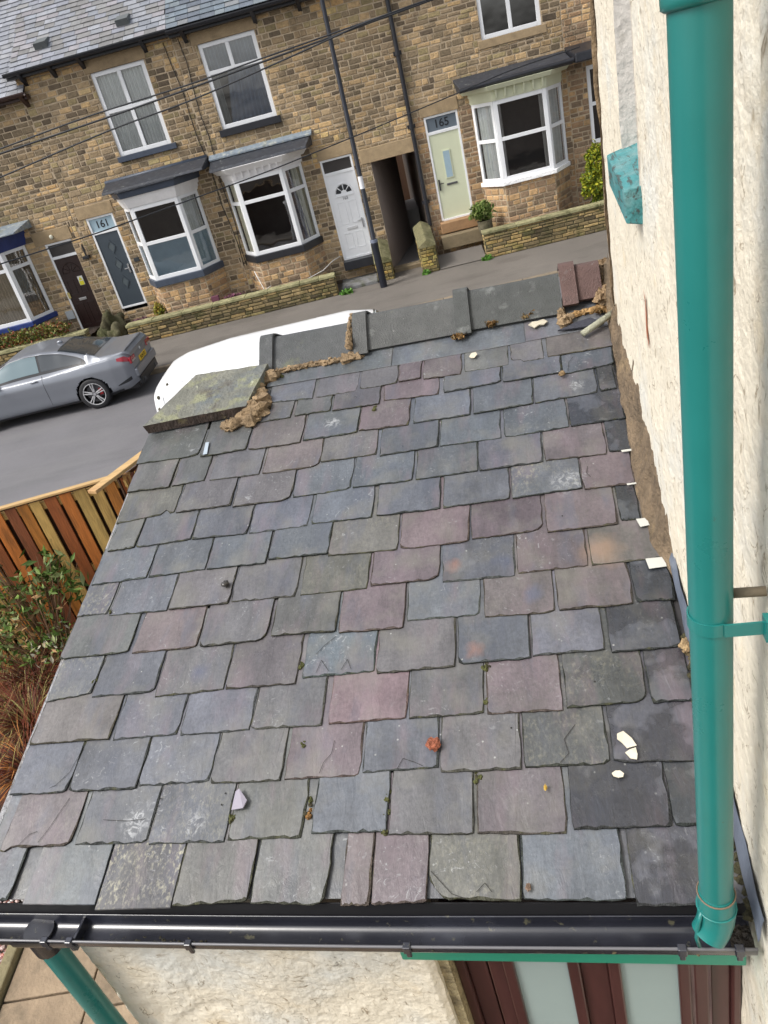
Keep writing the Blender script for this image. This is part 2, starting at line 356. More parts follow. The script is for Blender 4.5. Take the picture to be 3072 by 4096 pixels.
def farroof(H, x0, x1, ze, pal, ridge=4.5, ye=20.72, seed=1, smooth=False, pitch=33):
    """slated roof slope, eave at ye, ze; each slate its own thin slab inside one mesh"""
    rr = random.Random(seed); t = rad(pitch); b = MB(); ex = .205
    n = int(ridge/ex)
    P = lambda x, s, h: (x, ye+s*math.cos(t)-h*math.sin(t), ze+s*math.sin(t)+h*math.cos(t))
    b.face([P(x0, 0, -.03), P(x1, 0, -.03), P(x1, ridge, -.03), P(x0, ridge, -.03)], (.03, .03, .03))
    for i in range(n):
        s = i*ex; x = x0-rr.uniform(0, .3)
        while x < x1:
            w = rr.uniform(.24, .36); a, c = max(x, x0), min(x+w, x1); x += w
            if c-a < .03: continue
            col = pal[rr.randrange(len(pal))]; k = rr.uniform(.85, 1.15); col = tuple(q*k for q in col)
            j = 0 if smooth else rr.uniform(-.012, .012); g = .004
            lo = (.022+rr.uniform(0, .006))
            b.hexa([P(a+g, s+j, lo-.012), P(c-g, s+j, lo-.012), P(c-g, s+ex+.02, -.004), P(a+g, s+ex+.02, -.004),
                    P(a+g, s+j, lo), P(c-g, s+j, lo), P(c-g, s+ex+.02, .004), P(a+g, s+ex+.02, .004)], col)
    r = b.build('roof', M['farslate'], H)
    # other slope
    b = MB(); b.face([P(x0, ridge, 0), P(x1, ridge, 0), (x1, ye+2*ridge*math.cos(t), ze), (x0, ye+2*ridge*math.cos(t), ze)], (.1, .11, .13)); b.build('rear_roof', M['farslate'], H)
    return r, P
def gutter_far(H, x0, x1, z, m, br=(), y=20.66):
    b = MB(); n = 8
    for i in range(n):
        a0, a1 = math.pi*(1+i/n), math.pi*(1+(i+1)/n)
        p = [(y+.07*math.cos(a), z+.075*math.sin(a)) for a in (a0, a1)]
        b.face([(x0, *p[0]), (x1, *p[0]), (x1, *p[1]), (x0, *p[1])])
    b.box(x0, x1, y-.078, y-.066, z-.015, z+.012); b.box(x0, x1, y+.066, y+.078, z-.015, z+.012)
    b.box(x0-.005, x0+.005, y-.07, y+.07, z-.07, z); b.box(x0, x1, y+.10, YF+.02, z-.13, z-.03)
    g = b.build('roof_gutter', m, H)
    for x in br:
        k = MB(); k.hexa([(x-.045, y-.02, z-.06), (x+.045, y-.02, z-.06), (x+.045, YF, z-.30), (x-.045, YF, z-.30), (x-.045, y-.02, z-.02), (x+.045, y-.02, z-.02), (x+.045, YF, z-.03), (x-.045, YF, z-.03)])
        k.build('gutter_bracket', m, g)
    return g
def bay(H, xo0, xf0, xf1, xo1, zs, zt, frame, basemode, curt, sillm, sillh=.17, rail=None, zg=.1, frost=(), sr=None, glass='glass'):
    YB = 20.3
    pts = [(xo0, YF), (xf0, YB), (xf1, YB), (xo1, YF)]
    st, mo = MB(), MB()
    for a, c in zip(pts[:-1], pts[1:]):
        P, L = frameP(a, c); masonry(st, mo, P, L, zg, zs-sillh+.01, [], mode=basemode, course=.13)
    w = mo.build('bay_base', M['mortar'], H); st.build('bay_stonework', M['stone'], w)
    b = MB(); e = .07
    q = [(xo0-e, YF+.05), (xf0-e*.6, YB-e), (xf1+e*.6, YB-e), (xo1+e, YF+.05)]
    b.prism(q, 'z', zs-sillh, zs); b.build('window_sill', sillm, H, bevel=.012)
    P, L = frameP(pts[1], pts[2])
    hz = rail if rail else zs+(zt-zs)*.5
    glazed(H, P, 0, L, zs, zt, hb=[(hz, 0, L)], curtains=[(a*L, c*L, zs+.04, zt-.03, col, d) for a, c, col, d in curt[1]], name='bay_window', frost=[(a*L, c*L, e_, h_) for a, c, e_, h_ in frost if True], glass=glass)
    for i in (0, 2):
        P, L = frameP(pts[i], pts[i+1])
        glazed(H, P, .035, L-.035, zs, zt, hb=[(sr or hz, 0, L)], curtains=[(a*L, c*L, zs+.04, zt-.03, col, d) for a, c, col, d in curt[0 if i == 0 else 2]], name='bay_window', fw=.08,
               frost=[(.1, L-.1, zs+.05, hz-.03)] if frost else (), glass=glass)
    b = MB()                                                   # room behind the glass
    b.face([(xo0+.02, YF+.6, zs-.1), (xo1-.02, YF+.6, zs-.1), (xo1-.02, YF+.6, zt+.2), (xo0+.02, YF+.6, zt+.2)])
    b.prism([(xo0+.02, YF+.6), (xo0+.03, YF), (xf0+.05, YB+.1), (xf1-.05, YB+.1), (xo1-.03, YF), (xo1-.02, YF+.6)], 'z', zs-.12, zs-.03)
    b.prism([(xo0+.02, YF+.6), (xo0+.03, YF), (xf0+.05, YB+.1), (xf1-.05, YB+.1), (xo1-.03, YF), (xo1-.02, YF+.6)], 'z', zt+.0, zt+.05)
    b.build('interior', M['inside'], H)
    return pts
def ringslab(mb, xo0, xf0, xf1, xo1, z0, z1, e0, e1, c=(1, 1, 1)):
    """bay-shaped slab, edge offset e0 at bottom, e1 at top"""
    def ring(e): return [(xo0-e, YF+.02), (xf0-e*.55, 20.3-e), (xf1+e*.55, 20.3-e), (xo1+e, YF+.02)]
    A, B = ring(e0), ring(e1); k = len(mb.v); n = 4
    mb.v += [Vector((*q, z0)) for q in A]+[Vector((*q, z1)) for q in B]
    F = [(k+3, k+2, k+1, k), (k+4, k+5, k+6, k+7)]+[(k+i, k+(i+1) % n, k+n+(i+1) % n, k+n+i) for i in range(n)]
    mb.f += F; mb.c += [c]*6; mb.p += [(0, 0, 0)]*6
NET = (.88, .89, .86); CREAM = (.85, .82, .66); GREYC = (.32, .32, .31)

# ---- 161
h161 = house('terraced_house', 'stone terraced house with slate blue door numbered 161 and half frosted bay glass', -7.95, -4.03,
             [(-6.17, -4.82, 4.45, 6.3), (-7.63, -6.90, .78, 3.28), (-6.55, -4.58, 1.35, 3.75)],
             [(-6.28, -4.74, 6.3, 6.66), (-7.82, -6.83, 3.28, 3.58)], mode=lambda s, z: 'top' if z > 6.35 else 'mix')
P = lambda s, z, d: Vector((s, YF+.03-d, z))
glazed(h161, P, -6.17, -4.82, 4.45, 6.3, vb=[(-5.49, 4.4, 6.3)], hb=[(5.44, -6.2, -4.8)], curtains=[(-6.12, -5.52, 4.5, 6.26, NET, 0), (-5.46, -4.88, 4.5, 6.26, NET, 0)])
sill(h161, M['paints'], -6.24, -4.70, 4.32, 4.45)
bay(h161, -6.58, -6.22, -4.97, -4.55, 1.48, 3.30, .06, 'warm', [[(.1, .9, GREYC, 0)], [], [(.1, .9, NET, 0)]], M['paints'], rail=2.40, frost=[(.03, .97, 1.52, 2.38)])
b = MB(); ringslab(b, -6.58, -6.22, -4.97, -4.55, 3.30, 3.56, .02, .12); b.build('bay_fascia', M['paintw'], h161, bevel=.008)
b = MB(); ringslab(b, -6.58, -6.22, -4.97, -4.55, 3.56, 3.70, .16, .20); b.build('bay_fascia', M['paints'], h161, bevel=.008)
b = MB(); ringslab(b, -6.58, -6.22, -4.97, -4.40, 3.70, 3.735, .24, .25); b.hexa([(-6.70, 20.13, 3.735), (-4.10, 20.13, 3.735), (-4.05, YF, 3.735), (-6.76, YF, 3.735), (-6.70, 20.15, 3.79), (-4.10, 20.15, 3.79), (-4.05, YF, 3.98), (-6.76, YF, 3.98)])
br = b.build('bay_roof', M['leadd'], h161, bevel=.01)
b = MB(); b.tube([(-6.78, YF-.03, 3.96), (-4.06, YF-.03, 3.96)], .055, 8); b.build('rolled_edge', M['paints'], br, smooth=True)
def door_frame(H, x0, x1, z0, z1, rail, right=True, bottom=True):
    b = MB(); y0, y1 = YF+.0, YF+.07; w = .05
    b.box(x0, x0+w, y0, y1, z0, z1)
    if right: b.box(x1-w, x1, y0, y1, z0, z1)
    b.box(x0+w, x1-(w if right else 0), y0+.002, y1, z1-w, z1); b.box(x0+w, x1-(w if right else 0), y0+.002, y1, rail-.035, rail+.035)
    if bottom: b.box(x0+w, x1-w, y0-.01, y1, z0, z0+.05)
    return b.build('door_frame', M['upvc'], H, bevel=.005)
# door 161
door_frame(h161, -7.63, -6.90, .88, 3.28, 2.88)
b = MB(); b.box(-7.58, -6.95, YF+.02, YF+.06, .93, 2.845); d = b.build('door', M['antd'], h161, bevel=.004)
for zc in (2.48, 2.02, 1.55):
    b = MB(); x, s = -7.265, .155
    o = [(x-s*.8, zc), (x, zc-s*1.2), (x+s*.8, zc), (x, zc+s*1.2)]; i = [(x+(q[0]-x)*.72, zc+(q[1]-zc)*.72) for q in o]
    for t in range(4): b.hexa([(o[t][0], YF+.005, o[t][1]), (o[(t+1) % 4][0], YF+.005, o[(t+1) % 4][1]), (i[(t+1) % 4][0], YF+.005, i[(t+1) % 4][1]), (i[t][0], YF+.005, i[t][1]),
                              (o[t][0], YF+.02, o[t][1]), (o[(t+1) % 4][0], YF+.02, o[(t+1) % 4][1]), (i[(t+1) % 4][0], YF+.02, i[(t+1) % 4][1]), (i[t][0], YF+.02, i[t][1])])
    b.build('diamond_trim', M['antd'], d)
    b = MB(); b.face([(q[0], YF+.014, q[1]) for q in i]); b.build('diamond_light', mat('diamond pane', (.10, .12, .13), rough=.15), d)
b = MB(); b.box(-7.03, -6.99, YF-.03, YF+.02, 1.75, 1.98); b.box(-7.13, -7.0, YF-.045, YF-.03, 1.86, 1.885); b.build('door_handle', M['metal'], d, bevel=.004)
m_num = mat('grey number', (.012, .014, .018), rough=.5)
b = MB(); b.box(-7.58, -6.95, YF+.03, YF+.05, 2.915, 3.23); tr = b.build('transom_light', M['frost'], h161)
text('161', (-7.265, YF+.027, 3.07), (1, 0, 0), (0, 0, 1), .25, m_num, h161, 'house_number')
r161, PR = farroof(h161, -7.93, -4.03, 6.70, [(.235, .245, .27), (.22, .235, .265), (.245, .235, .25), (.205, .205, .205), (.27, .28, .305), (.185, .182, .18), (.23, .24, .275)], seed=5)
gutter_far(h161, -8.05, -4.03, 6.70, M['paintk'], (-7.72, -6.97, -6.24, -4.69))
def vent(x, s):
    b = MB(); Q = [PR(x+a, s+c, h) for a, c, h in ((-.16, 0, .02), (.16, 0, .02), (.16, .42, .02), (-.16, .42, .02), (-.15, .02, .16), (.15, .02, .16), (.15, .40, .05), (-.15, .40, .05))]
    b.hexa(Q, (.10, .11, .11)); b.build('roof_vent', M['farslate'], h161)
vent(-7.13, .62); vent(-5.07, .62)
b = MB(); b.box(-6.80, -6.66, YF-.05, YF, 1.98, 2.08, (.03, .035, .04)); b.build('wall_box', M['plain'], h161, bevel=.005)
# ---- 163
h163 = house('terraced_house', 'stone terraced house with a white door numbered 163 beside the dark passage', -4.03, 1.16,
             [(-3.48, -2.08, 4.44, 6.28), (-1.34, -.52, .60, 3.20), (-.08, 1.06, .1, 2.88), (-3.82, -1.82, 1.35, 3.75)],
             [(-3.60, -2.0, 6.28, 6.62), (-1.36, -.44, 3.20, 3.50), (-.32, 1.13, 2.88, 3.22)], mode=lambda s, z: 'top' if z > 6.45 else 'mix', ix=-.2)
glazed(h163, P, -3.48, -2.08, 4.44, 6.28, vb=[(-2.79, 5.66, 6.3)], hb=[(5.66, -3.5, -2.0)], curtains=[(-3.42, -3.22, 4.5, 5.62, (.5, .49, .42), 0), (-2.98, -2.16, 4.5, 5.62, (.55, .60, .70), -.25), (-3.40, -2.83, 5.69, 6.24, (.5, .55, .62), 0), (-2.75, -2.14, 5.69, 6.24, (.5, .55, .62), 0)], glass='glassr')
sill(h163, M['paintk'], -3.57, -2.0, 4.28, 4.44)
bay(h163, -3.86, -3.475, -2.25, -1.78, 1.47, 3.31, .06, 'warm', [[(.1, .9, CREAM, 0)], [], [(.1, .45, (.10, .10, .16), .3), (.5, .92, CREAM, 0)]], M['paintk'], rail=2.76, sr=2.76)
b = MB(); ringslab(b, -3.86, -3.475, -2.25, -1.78, 3.31, 3.50, .02, .05); bf = b.build('bay_fascia', M['paintw'], h163, bevel=.006)
def modillions(par, x0, x1, n, z0, z1, m, y=20.3):
    for i in range(n):
        x = x0+(x1-x0)*i/(n-1); b = MB()
        b.hexa([(x-.02, y-.075, z0), (x+.02, y-.075, z0), (x+.02, y-.03, z0), (x-.02, y-.03, z0), (x-.02, y-.15, z1), (x+.02, y-.15, z1), (x+.02, y-.03, z1), (x-.02, y-.03, z1)])
        b.build('modillion', m, par)
modillions(bf, -3.40, -2.32, 7, 3.34, 3.50, M['paintw'])
b = MB(); ringslab(b, -3.86, -3.475, -2.25, -1.78, 3.47, 3.61, .12, .25); b.build('cornice', M['paintw'], h163, bevel=.01)
b = MB(); b.hexa([(-3.98, 20.20, 3.612), (-1.52, 20.20, 3.612), (-1.40, YF, 3.612), (-4.02, YF, 3.612), (-3.98, 20.22, 3.67), (-1.52, 20.22, 3.67), (-1.40, YF, 3.86), (-4.02, YF, 3.86)]); bb = b.build('bay_roof', M['leadd'], h163, bevel=.01)
b = MB(); b.hexa([(-4.02, YF-.17, 3.835), (-1.36, YF-.17, 3.835), (-1.34, YF, 3.87), (-4.02, YF, 3.87), (-4.02, YF-.17, 3.875), (-1.36, YF-.17, 3.875), (-1.34, YF, 3.97), (-4.02, YF, 3.97)]); b.build('roof_flashing', M['leadl'], bb, bevel=.006)
door_frame(h163, -1.34, -.52, .70, 3.20, 2.85)
b = MB(); b.box(-1.29, -.57, YF+.02, YF+.06, .75, 2.815); d = b.build('door', M['upvc'], h163, bevel=.004)
def panel(par, x0, x1, z0, z1, m, w=.018, dy=-.004):
    b = MB(); y0, y1 = YF+.02-.010, YF+.0205
    b.box(x0, x1, y0, y1, z0, z0+w); b.box(x0, x1, y0, y1, z1-w, z1); b.box(x0, x0+w, y0, y1, z0+w, z1-w); b.box(x1-w, x1, y0, y1, z0+w, z1-w)
    return b.build('door_panel', m, par, bevel=.004)
for q in [(-1.17, -.96, 1.58, 2.14), (-.88, -.67, 1.58, 2.14), (-1.17, -.96, .95, 1.36), (-.88, -.67, .95, 1.36)]: panel(d, *q, M['upvc'])
b = MB(); cx, cz = -.92, 2.34                                # fan light
for i in range(4):
    a0, a1 = math.pi*(i+.10)/4, math.pi*(i+.90)/4
    b.face([(cx+r*math.cos(a), YF+.016, cz+r*math.sin(a)) for r, a in ((.08, a0), (.21, a0), (.21, (a0+a1)/2), (.21, a1), (.08, a1))])
b.build('fan_light', mat('dark fan glass', (.03, .032, .035), rough=.2), d)
b = MB(); b.box(-1.17, -.67, YF+.0, YF+.02, 2.27, 2.30); b.tube([(cx+.235*math.cos(math.pi*i/12), YF+.012, cz+.235*math.sin(math.pi*i/12)) for i in range(13)], .012, 6)
b.build('fan_trim', M['upvc'], d)
text('163', (-.92, YF+.012, 2.215), (1, 0, 0), (0, 0, 1), .10, mat('silver number', (.30, .30, .31), rough=.4), d, 'house_number')
b = MB(); b.box(-1.06, -.78, YF+.0, YF+.02, 1.43, 1.50); b.build('letterbox', mat('pale letterbox', (.62, .62, .62), rough=.35), d, bevel=.01)
b = MB(); b.box(-.64, -.61, YF-.03, YF+.02, 1.42, 1.66); b.box(-.74, -.62, YF-.04, YF-.03, 1.60, 1.62); b.build('door_handle', M['metal'], d, bevel=.003)
b = MB(); b.box(-1.29, -.57, YF+.03, YF+.05, 2.885, 3.15); b.build('transom_light', mat('dark transom', (.045, .04, .038), rough=.15), h163)
b = MB(); b.box(-1.36, -.50, YF-.30, YF+.02, .48, .70, (.02, .02, .024)); b.build('doorstep', M['paintk'], h163, bevel=.01)
r163, PR = farroof(h163, -4.03, 1.16, 6.70, [(.13, .16, .19), (.15, .18, .21), (.17, .20, .22), (.12, .14, .17), (.20, .21, .22)], seed=8, smooth=True)
gutter_far(h163, -4.03, 1.16, 6.66, M['paintk'], (-3.70, -2.0, -.92, .5))
b = MB()                                                       # the passage through the ground floor
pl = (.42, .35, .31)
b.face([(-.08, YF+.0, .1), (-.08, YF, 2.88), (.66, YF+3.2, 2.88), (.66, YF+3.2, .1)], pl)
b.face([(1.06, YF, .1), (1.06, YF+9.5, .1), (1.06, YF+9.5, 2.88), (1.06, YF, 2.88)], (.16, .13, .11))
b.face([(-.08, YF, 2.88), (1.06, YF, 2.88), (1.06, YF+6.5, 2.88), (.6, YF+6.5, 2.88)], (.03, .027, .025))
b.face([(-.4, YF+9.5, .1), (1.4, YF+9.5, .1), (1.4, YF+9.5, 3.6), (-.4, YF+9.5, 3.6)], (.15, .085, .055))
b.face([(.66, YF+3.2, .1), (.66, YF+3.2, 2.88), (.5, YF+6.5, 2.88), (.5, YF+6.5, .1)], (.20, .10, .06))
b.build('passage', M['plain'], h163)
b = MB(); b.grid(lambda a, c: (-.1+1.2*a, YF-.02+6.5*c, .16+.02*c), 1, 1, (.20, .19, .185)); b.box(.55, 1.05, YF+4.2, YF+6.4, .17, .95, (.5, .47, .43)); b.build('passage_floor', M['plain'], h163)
b = MB(); b.box(-.08, 1.06, YF-.35, YF+.02, .11, .24, (.24, .19, .12)); b.build('passage_step', M['dressed'], h163, bevel=.015)
dp = MB(); dp.tube([(1.10, YF-.08, 6.7), (1.10, YF-.08, 1.05)], .052, 10); dp = dp.build('rainwater_pipe', M['paintk'], h163, smooth=True, auto=50)
for z in (1.6, 3.4, 5.0):
    b = MB(); b.tube([(1.10, YF-.08, z), (1.10, YF-.08, z+.09)], .068, 10); b.box(1.0, 1.2, YF-.03, YF, z, z+.09); b.build('pipe_collar', M['paintk'], dp)
for xa, xb in ((-4.22, -3.98), (-3.86, -3.92)):
    b = MB(); b.tube([(xa+(xb-xa)*i/10+.03*math.sin(i*1.9+xa*5), YF-.02, 6.5-5.3*i/10) for i in range(11)], .010, 5, (.03, .028, .025)); b.build('wall_cable', M['plain'], h163, smooth=True)
# ---- 165
h165 = house('terraced_house', 'stone terraced house with a pale green door under the number 165 beside a pot plant', 1.16, 5.02,
             [(3.12, 4.56, 4.84, 6.5), (1.43, 2.28, 1.08, 3.56), (2.66, 4.84, 1.6, 4.0)],
             [(1.36, 2.32, 3.56, 3.85), (3.02, 4.66, 4.66, 4.84)], zt=6.9, mode=lambda s, z: 'warm' if z < 3.6 else 'mix')
glazed(h165, P, 3.12, 4.56, 4.84, 6.5, vb=[(3.84, 4.8, 6.5)], glass='glassr')
bay(h165, 2.61, 3.07, 4.34, 4.88, 1.75, 3.56, .06, 'warm', [[(.1, .75, NET, .12)], [(.05, .14, (.66, .63, .58), 0), (.86, .95, (.66, .63, .58), 0)], [(.1, .9, NET, 0)]], M['stone'], rail=2.70, sillh=.10)
b = MB(); ringslab(b, 2.61, 3.07, 4.34, 4.88, 3.56, 3.80, .02, .05); bf = b.build('bay_fascia', M['paintg'], h165, bevel=.006)
modillions(bf, 3.15, 4.26, 6, 3.60, 3.80, M['paintg'])
b = MB(); ringslab(b, 2.61, 3.07, 4.34, 4.88, 3.80, 3.90, .18, .26); b.build('cornice', M['paintg'], h165, bevel=.01)
b = MB(); b.hexa([(2.34, 20.14, 3.902), (5.0, 20.14, 3.902), (5.0, YF, 3.902), (2.34, YF, 3.902), (2.34, 20.15, 3.98), (5.0, 20.15, 3.98), (5.0, YF, 4.2), (2.28, YF, 4.2)]); bb = b.build('bay_roof', M['leadd'], h165, bevel=.02)
b = MB(); b.tube([(2.30, 20.12, 3.95), (5.0, 20.12, 3.98)], .055, 10); b.build('bay_gutter', M['paintk'], bb, smooth=True, auto=50)
door_frame(h165, 1.43, 2.28, 1.06, 3.56, 3.17)
b = MB(); b.box(1.48, 2.23, YF+.02, YF+.06, 1.11, 3.135); d = b.build('door', M['greend'], h165, bevel=.004)
b = MB(); b.box(1.73, 1.94, YF+.0, YF+.02, 2.06, 2.74); b.build('light_trim', M['greend'], d, bevel=.004)
b = MB(); b.box(1.755, 1.915, YF-.004, YF+.0, 2.09, 2.71); b.build('door_light', M['frost'], d)
b = MB(); b.box(1.72, 2.0, YF+.0, YF+.02, 1.90, 1.95); b.build('letterbox', mat('dark chrome', (.18, .18, .19), rough=.35, metal=.8), d, bevel=.006)
b = MB(); b.box(1.515, 1.55, YF-.025, YF+.02, 1.82, 2.08); b.box(1.53, 1.65, YF-.04, YF-.025, 1.97, 1.99); b.build('door_handle', mat('dark handle', (.07, .07, .075), rough=.3, metal=.6), d, bevel=.003)
b = MB(); b.box(1.48, 2.23, YF+.03, YF+.05, 3.205, 3.51); b.build('transom_light', mat('grey film', (.13, .16, .19), rough=.3), h165)
text('165', (1.85, YF+.027, 3.355), (1, 0, 0), (0, 0, 1), .26, m_num, h165, 'house_number')
b = MB(); b.box(1.36, 2.40, YF-.32, YF+.02, .80, 1.06, (.34, .20, .10)); b.box(1.30, 2.45, YF-.62, YF-.32, .46, .78, (.22, .17, .10)); b.build('doorstep', M['dressed'], h165, bevel=.015)
farroof(h165, 1.16, 5.02, 6.9, [(.16, .18, .21), (.2, .2, .21)], seed=9); gutter_far(h165, 1.16, 5.02, 6.88, M['paintk'], (2.0, 4.0))
# ---- 167, only an edge of it shows beyond the bay of 165
h167 = house('terraced_house', 'stone terraced house at the far right showing only a white window frame', 5.02, 9.5, [(5.50, 6.4, 2.0, 3.75)], [], zt=6.9, mode='warm')
glazed(h167, P, 5.50, 6.4, 2.0, 3.75, hb=[(2.9, 5, 7)])
b = MB(); b.hexa([(5.02, 20.0, 3.90), (5.9, 20.0, 3.90), (5.9, YF, 3.90), (5.02, YF, 3.90), (5.02, 20.02, 4.1), (5.9, 20.02, 4.1), (5.9, YF, 4.26), (5.02, YF, 4.26)]); b.build('bay_roof', M['paintk'], h167, bevel=.03)
farroof(h167, 5.02, 9.5, 6.9, [(.16, .18, .21), (.2, .2, .21)], seed=10)
# ---- 159
h159 = house('terraced_house', 'stone terraced house with royal blue bay and dark brown door with yellow notice', -13.5, -7.95,
             [(-8.94, -8.22, .55, 2.93), (-12.3, -9.46, 1.2, 3.3)], [(-9.18, -8.14, 2.93, 3.26)], zt=6.25)
door_frame(h159, -8.94, -8.22, .55, 2.93, 2.55, right=False, bottom=False)
b = MB(); b.box(-8.89, -8.22, YF+.02, YF+.06, .58, 2.515); d = b.build('door', M['brownd'], h159, bevel=.004)
for q in [(-8.80, -8.60, 1.55, 1.95), (-8.50, -8.31, 1.55, 1.95), (-8.80, -8.60, .70, 1.30), (-8.50, -8.31, .70, 1.30)]: panel(d, *q, M['brownd'])
b = MB(); cx, cz = -8.555, 2.12
for i in range(6): a = math.pi*i/5; b.tube([(cx+.05*math.cos(a), YF+.014, cz+.05*math.sin(a)), (cx+.24*math.cos(a), YF+.014, cz+.24*math.sin(a))], .009, 5)
b.tube([(cx+.24*math.cos(math.pi*i/12), YF+.014, cz+.24*math.sin(math.pi*i/12)) for i in range(13)], .012, 5); b.build('fan_trim', M['brownd'], d)
b = MB(); b.box(-8.47, -8.33, YF+.008, YF+.018, 1.74, 1.98, (.75, .75, .7)); nt_ = b.build('notice', M['plain'], d)
b = MB(); b.box(-8.46, -8.34, YF+.004, YF+.008, 1.745, 1.85, (.75, .68, .03)); b.prism([(-8.45, 1.87), (-8.35, 1.87), (-8.40, 1.965)], 'y', YF+.004, YF+.008, (.72, .65, .03)); b.build('yellow_panel', M['plain'], nt_)
b = MB(); b.box(-8.66, -8.45, YF+.005, YF+.02, 1.36, 1.43); b.build('letterbox', M['metal'], d, bevel=.005)
b = MB(); b.box(-8.89, -8.22, YF+.03, YF+.05, 2.585, 2.88); b.build('transom_light', M['inside'], h159)
b = MB(); b.box(-8.91, -8.84, YF-.02, YF, 1.48, 1.64, (.5, .42, .16)); b.build('key_box', M['plain'], h159, bevel=.004)
b = MB(); b.blob(-8.66, YF-.06, 3.08, .05, .05, .06, 8, .05, (.75, .74, .6)); b.build('door_lamp', M['plain'], h159, smooth=True)
b = MB(); b.box(-7.97, -7.93, YF-.14, YF-.10, 2.42, 2.74, (.015, .015, .018)); b.box(-8.06, -7.88, YF-.16, YF, 2.36, 2.44, (.015, .015, .018)); b.build('lantern_bracket', M['plain'], h159, bevel=.01)
BL = (.30, .235, .16)
bay(h159, -12.2, -11.2, -9.83, -9.42, 1.26, 3.06, .06, 'mix', [[(.1, .9, BL, 0)], [(.03, .97, (.52, .42, .29), 0)], [(.1, .9, BL, 0)]], M['paintb'], rail=2.62, sillh=.13)
b = MB(); ringslab(b, -12.2, -11.2, -9.83, -9.42, 3.06, 3.42, .03, .16); b.build('bay_fascia', M['paintb'], h159, bevel=.01)
b = MB(); b.hexa([(-12.4, 20.05, 3.42), (-9.15, 20.05, 3.42), (-9.05, YF, 3.42), (-12.4, YF, 3.42), (-12.4, 20.05, 3.46), (-9.15, 20.05, 3.46), (-9.05, YF, 3.62), (-12.4, YF, 3.62)]); b.build('bay_roof', M['leadl'], h159, bevel=.01)
farroof(h159, -13.5, -7.78, 6.27, [(.27, .28, .31), (.23, .24, .27), (.25, .255, .27)], seed=13, ye=20.72); gutter_far(h159, -13.5, -7.75, 6.27, mat('brown gutter', (.045, .02, .015), rough=.4), (-7.88, -9.5))

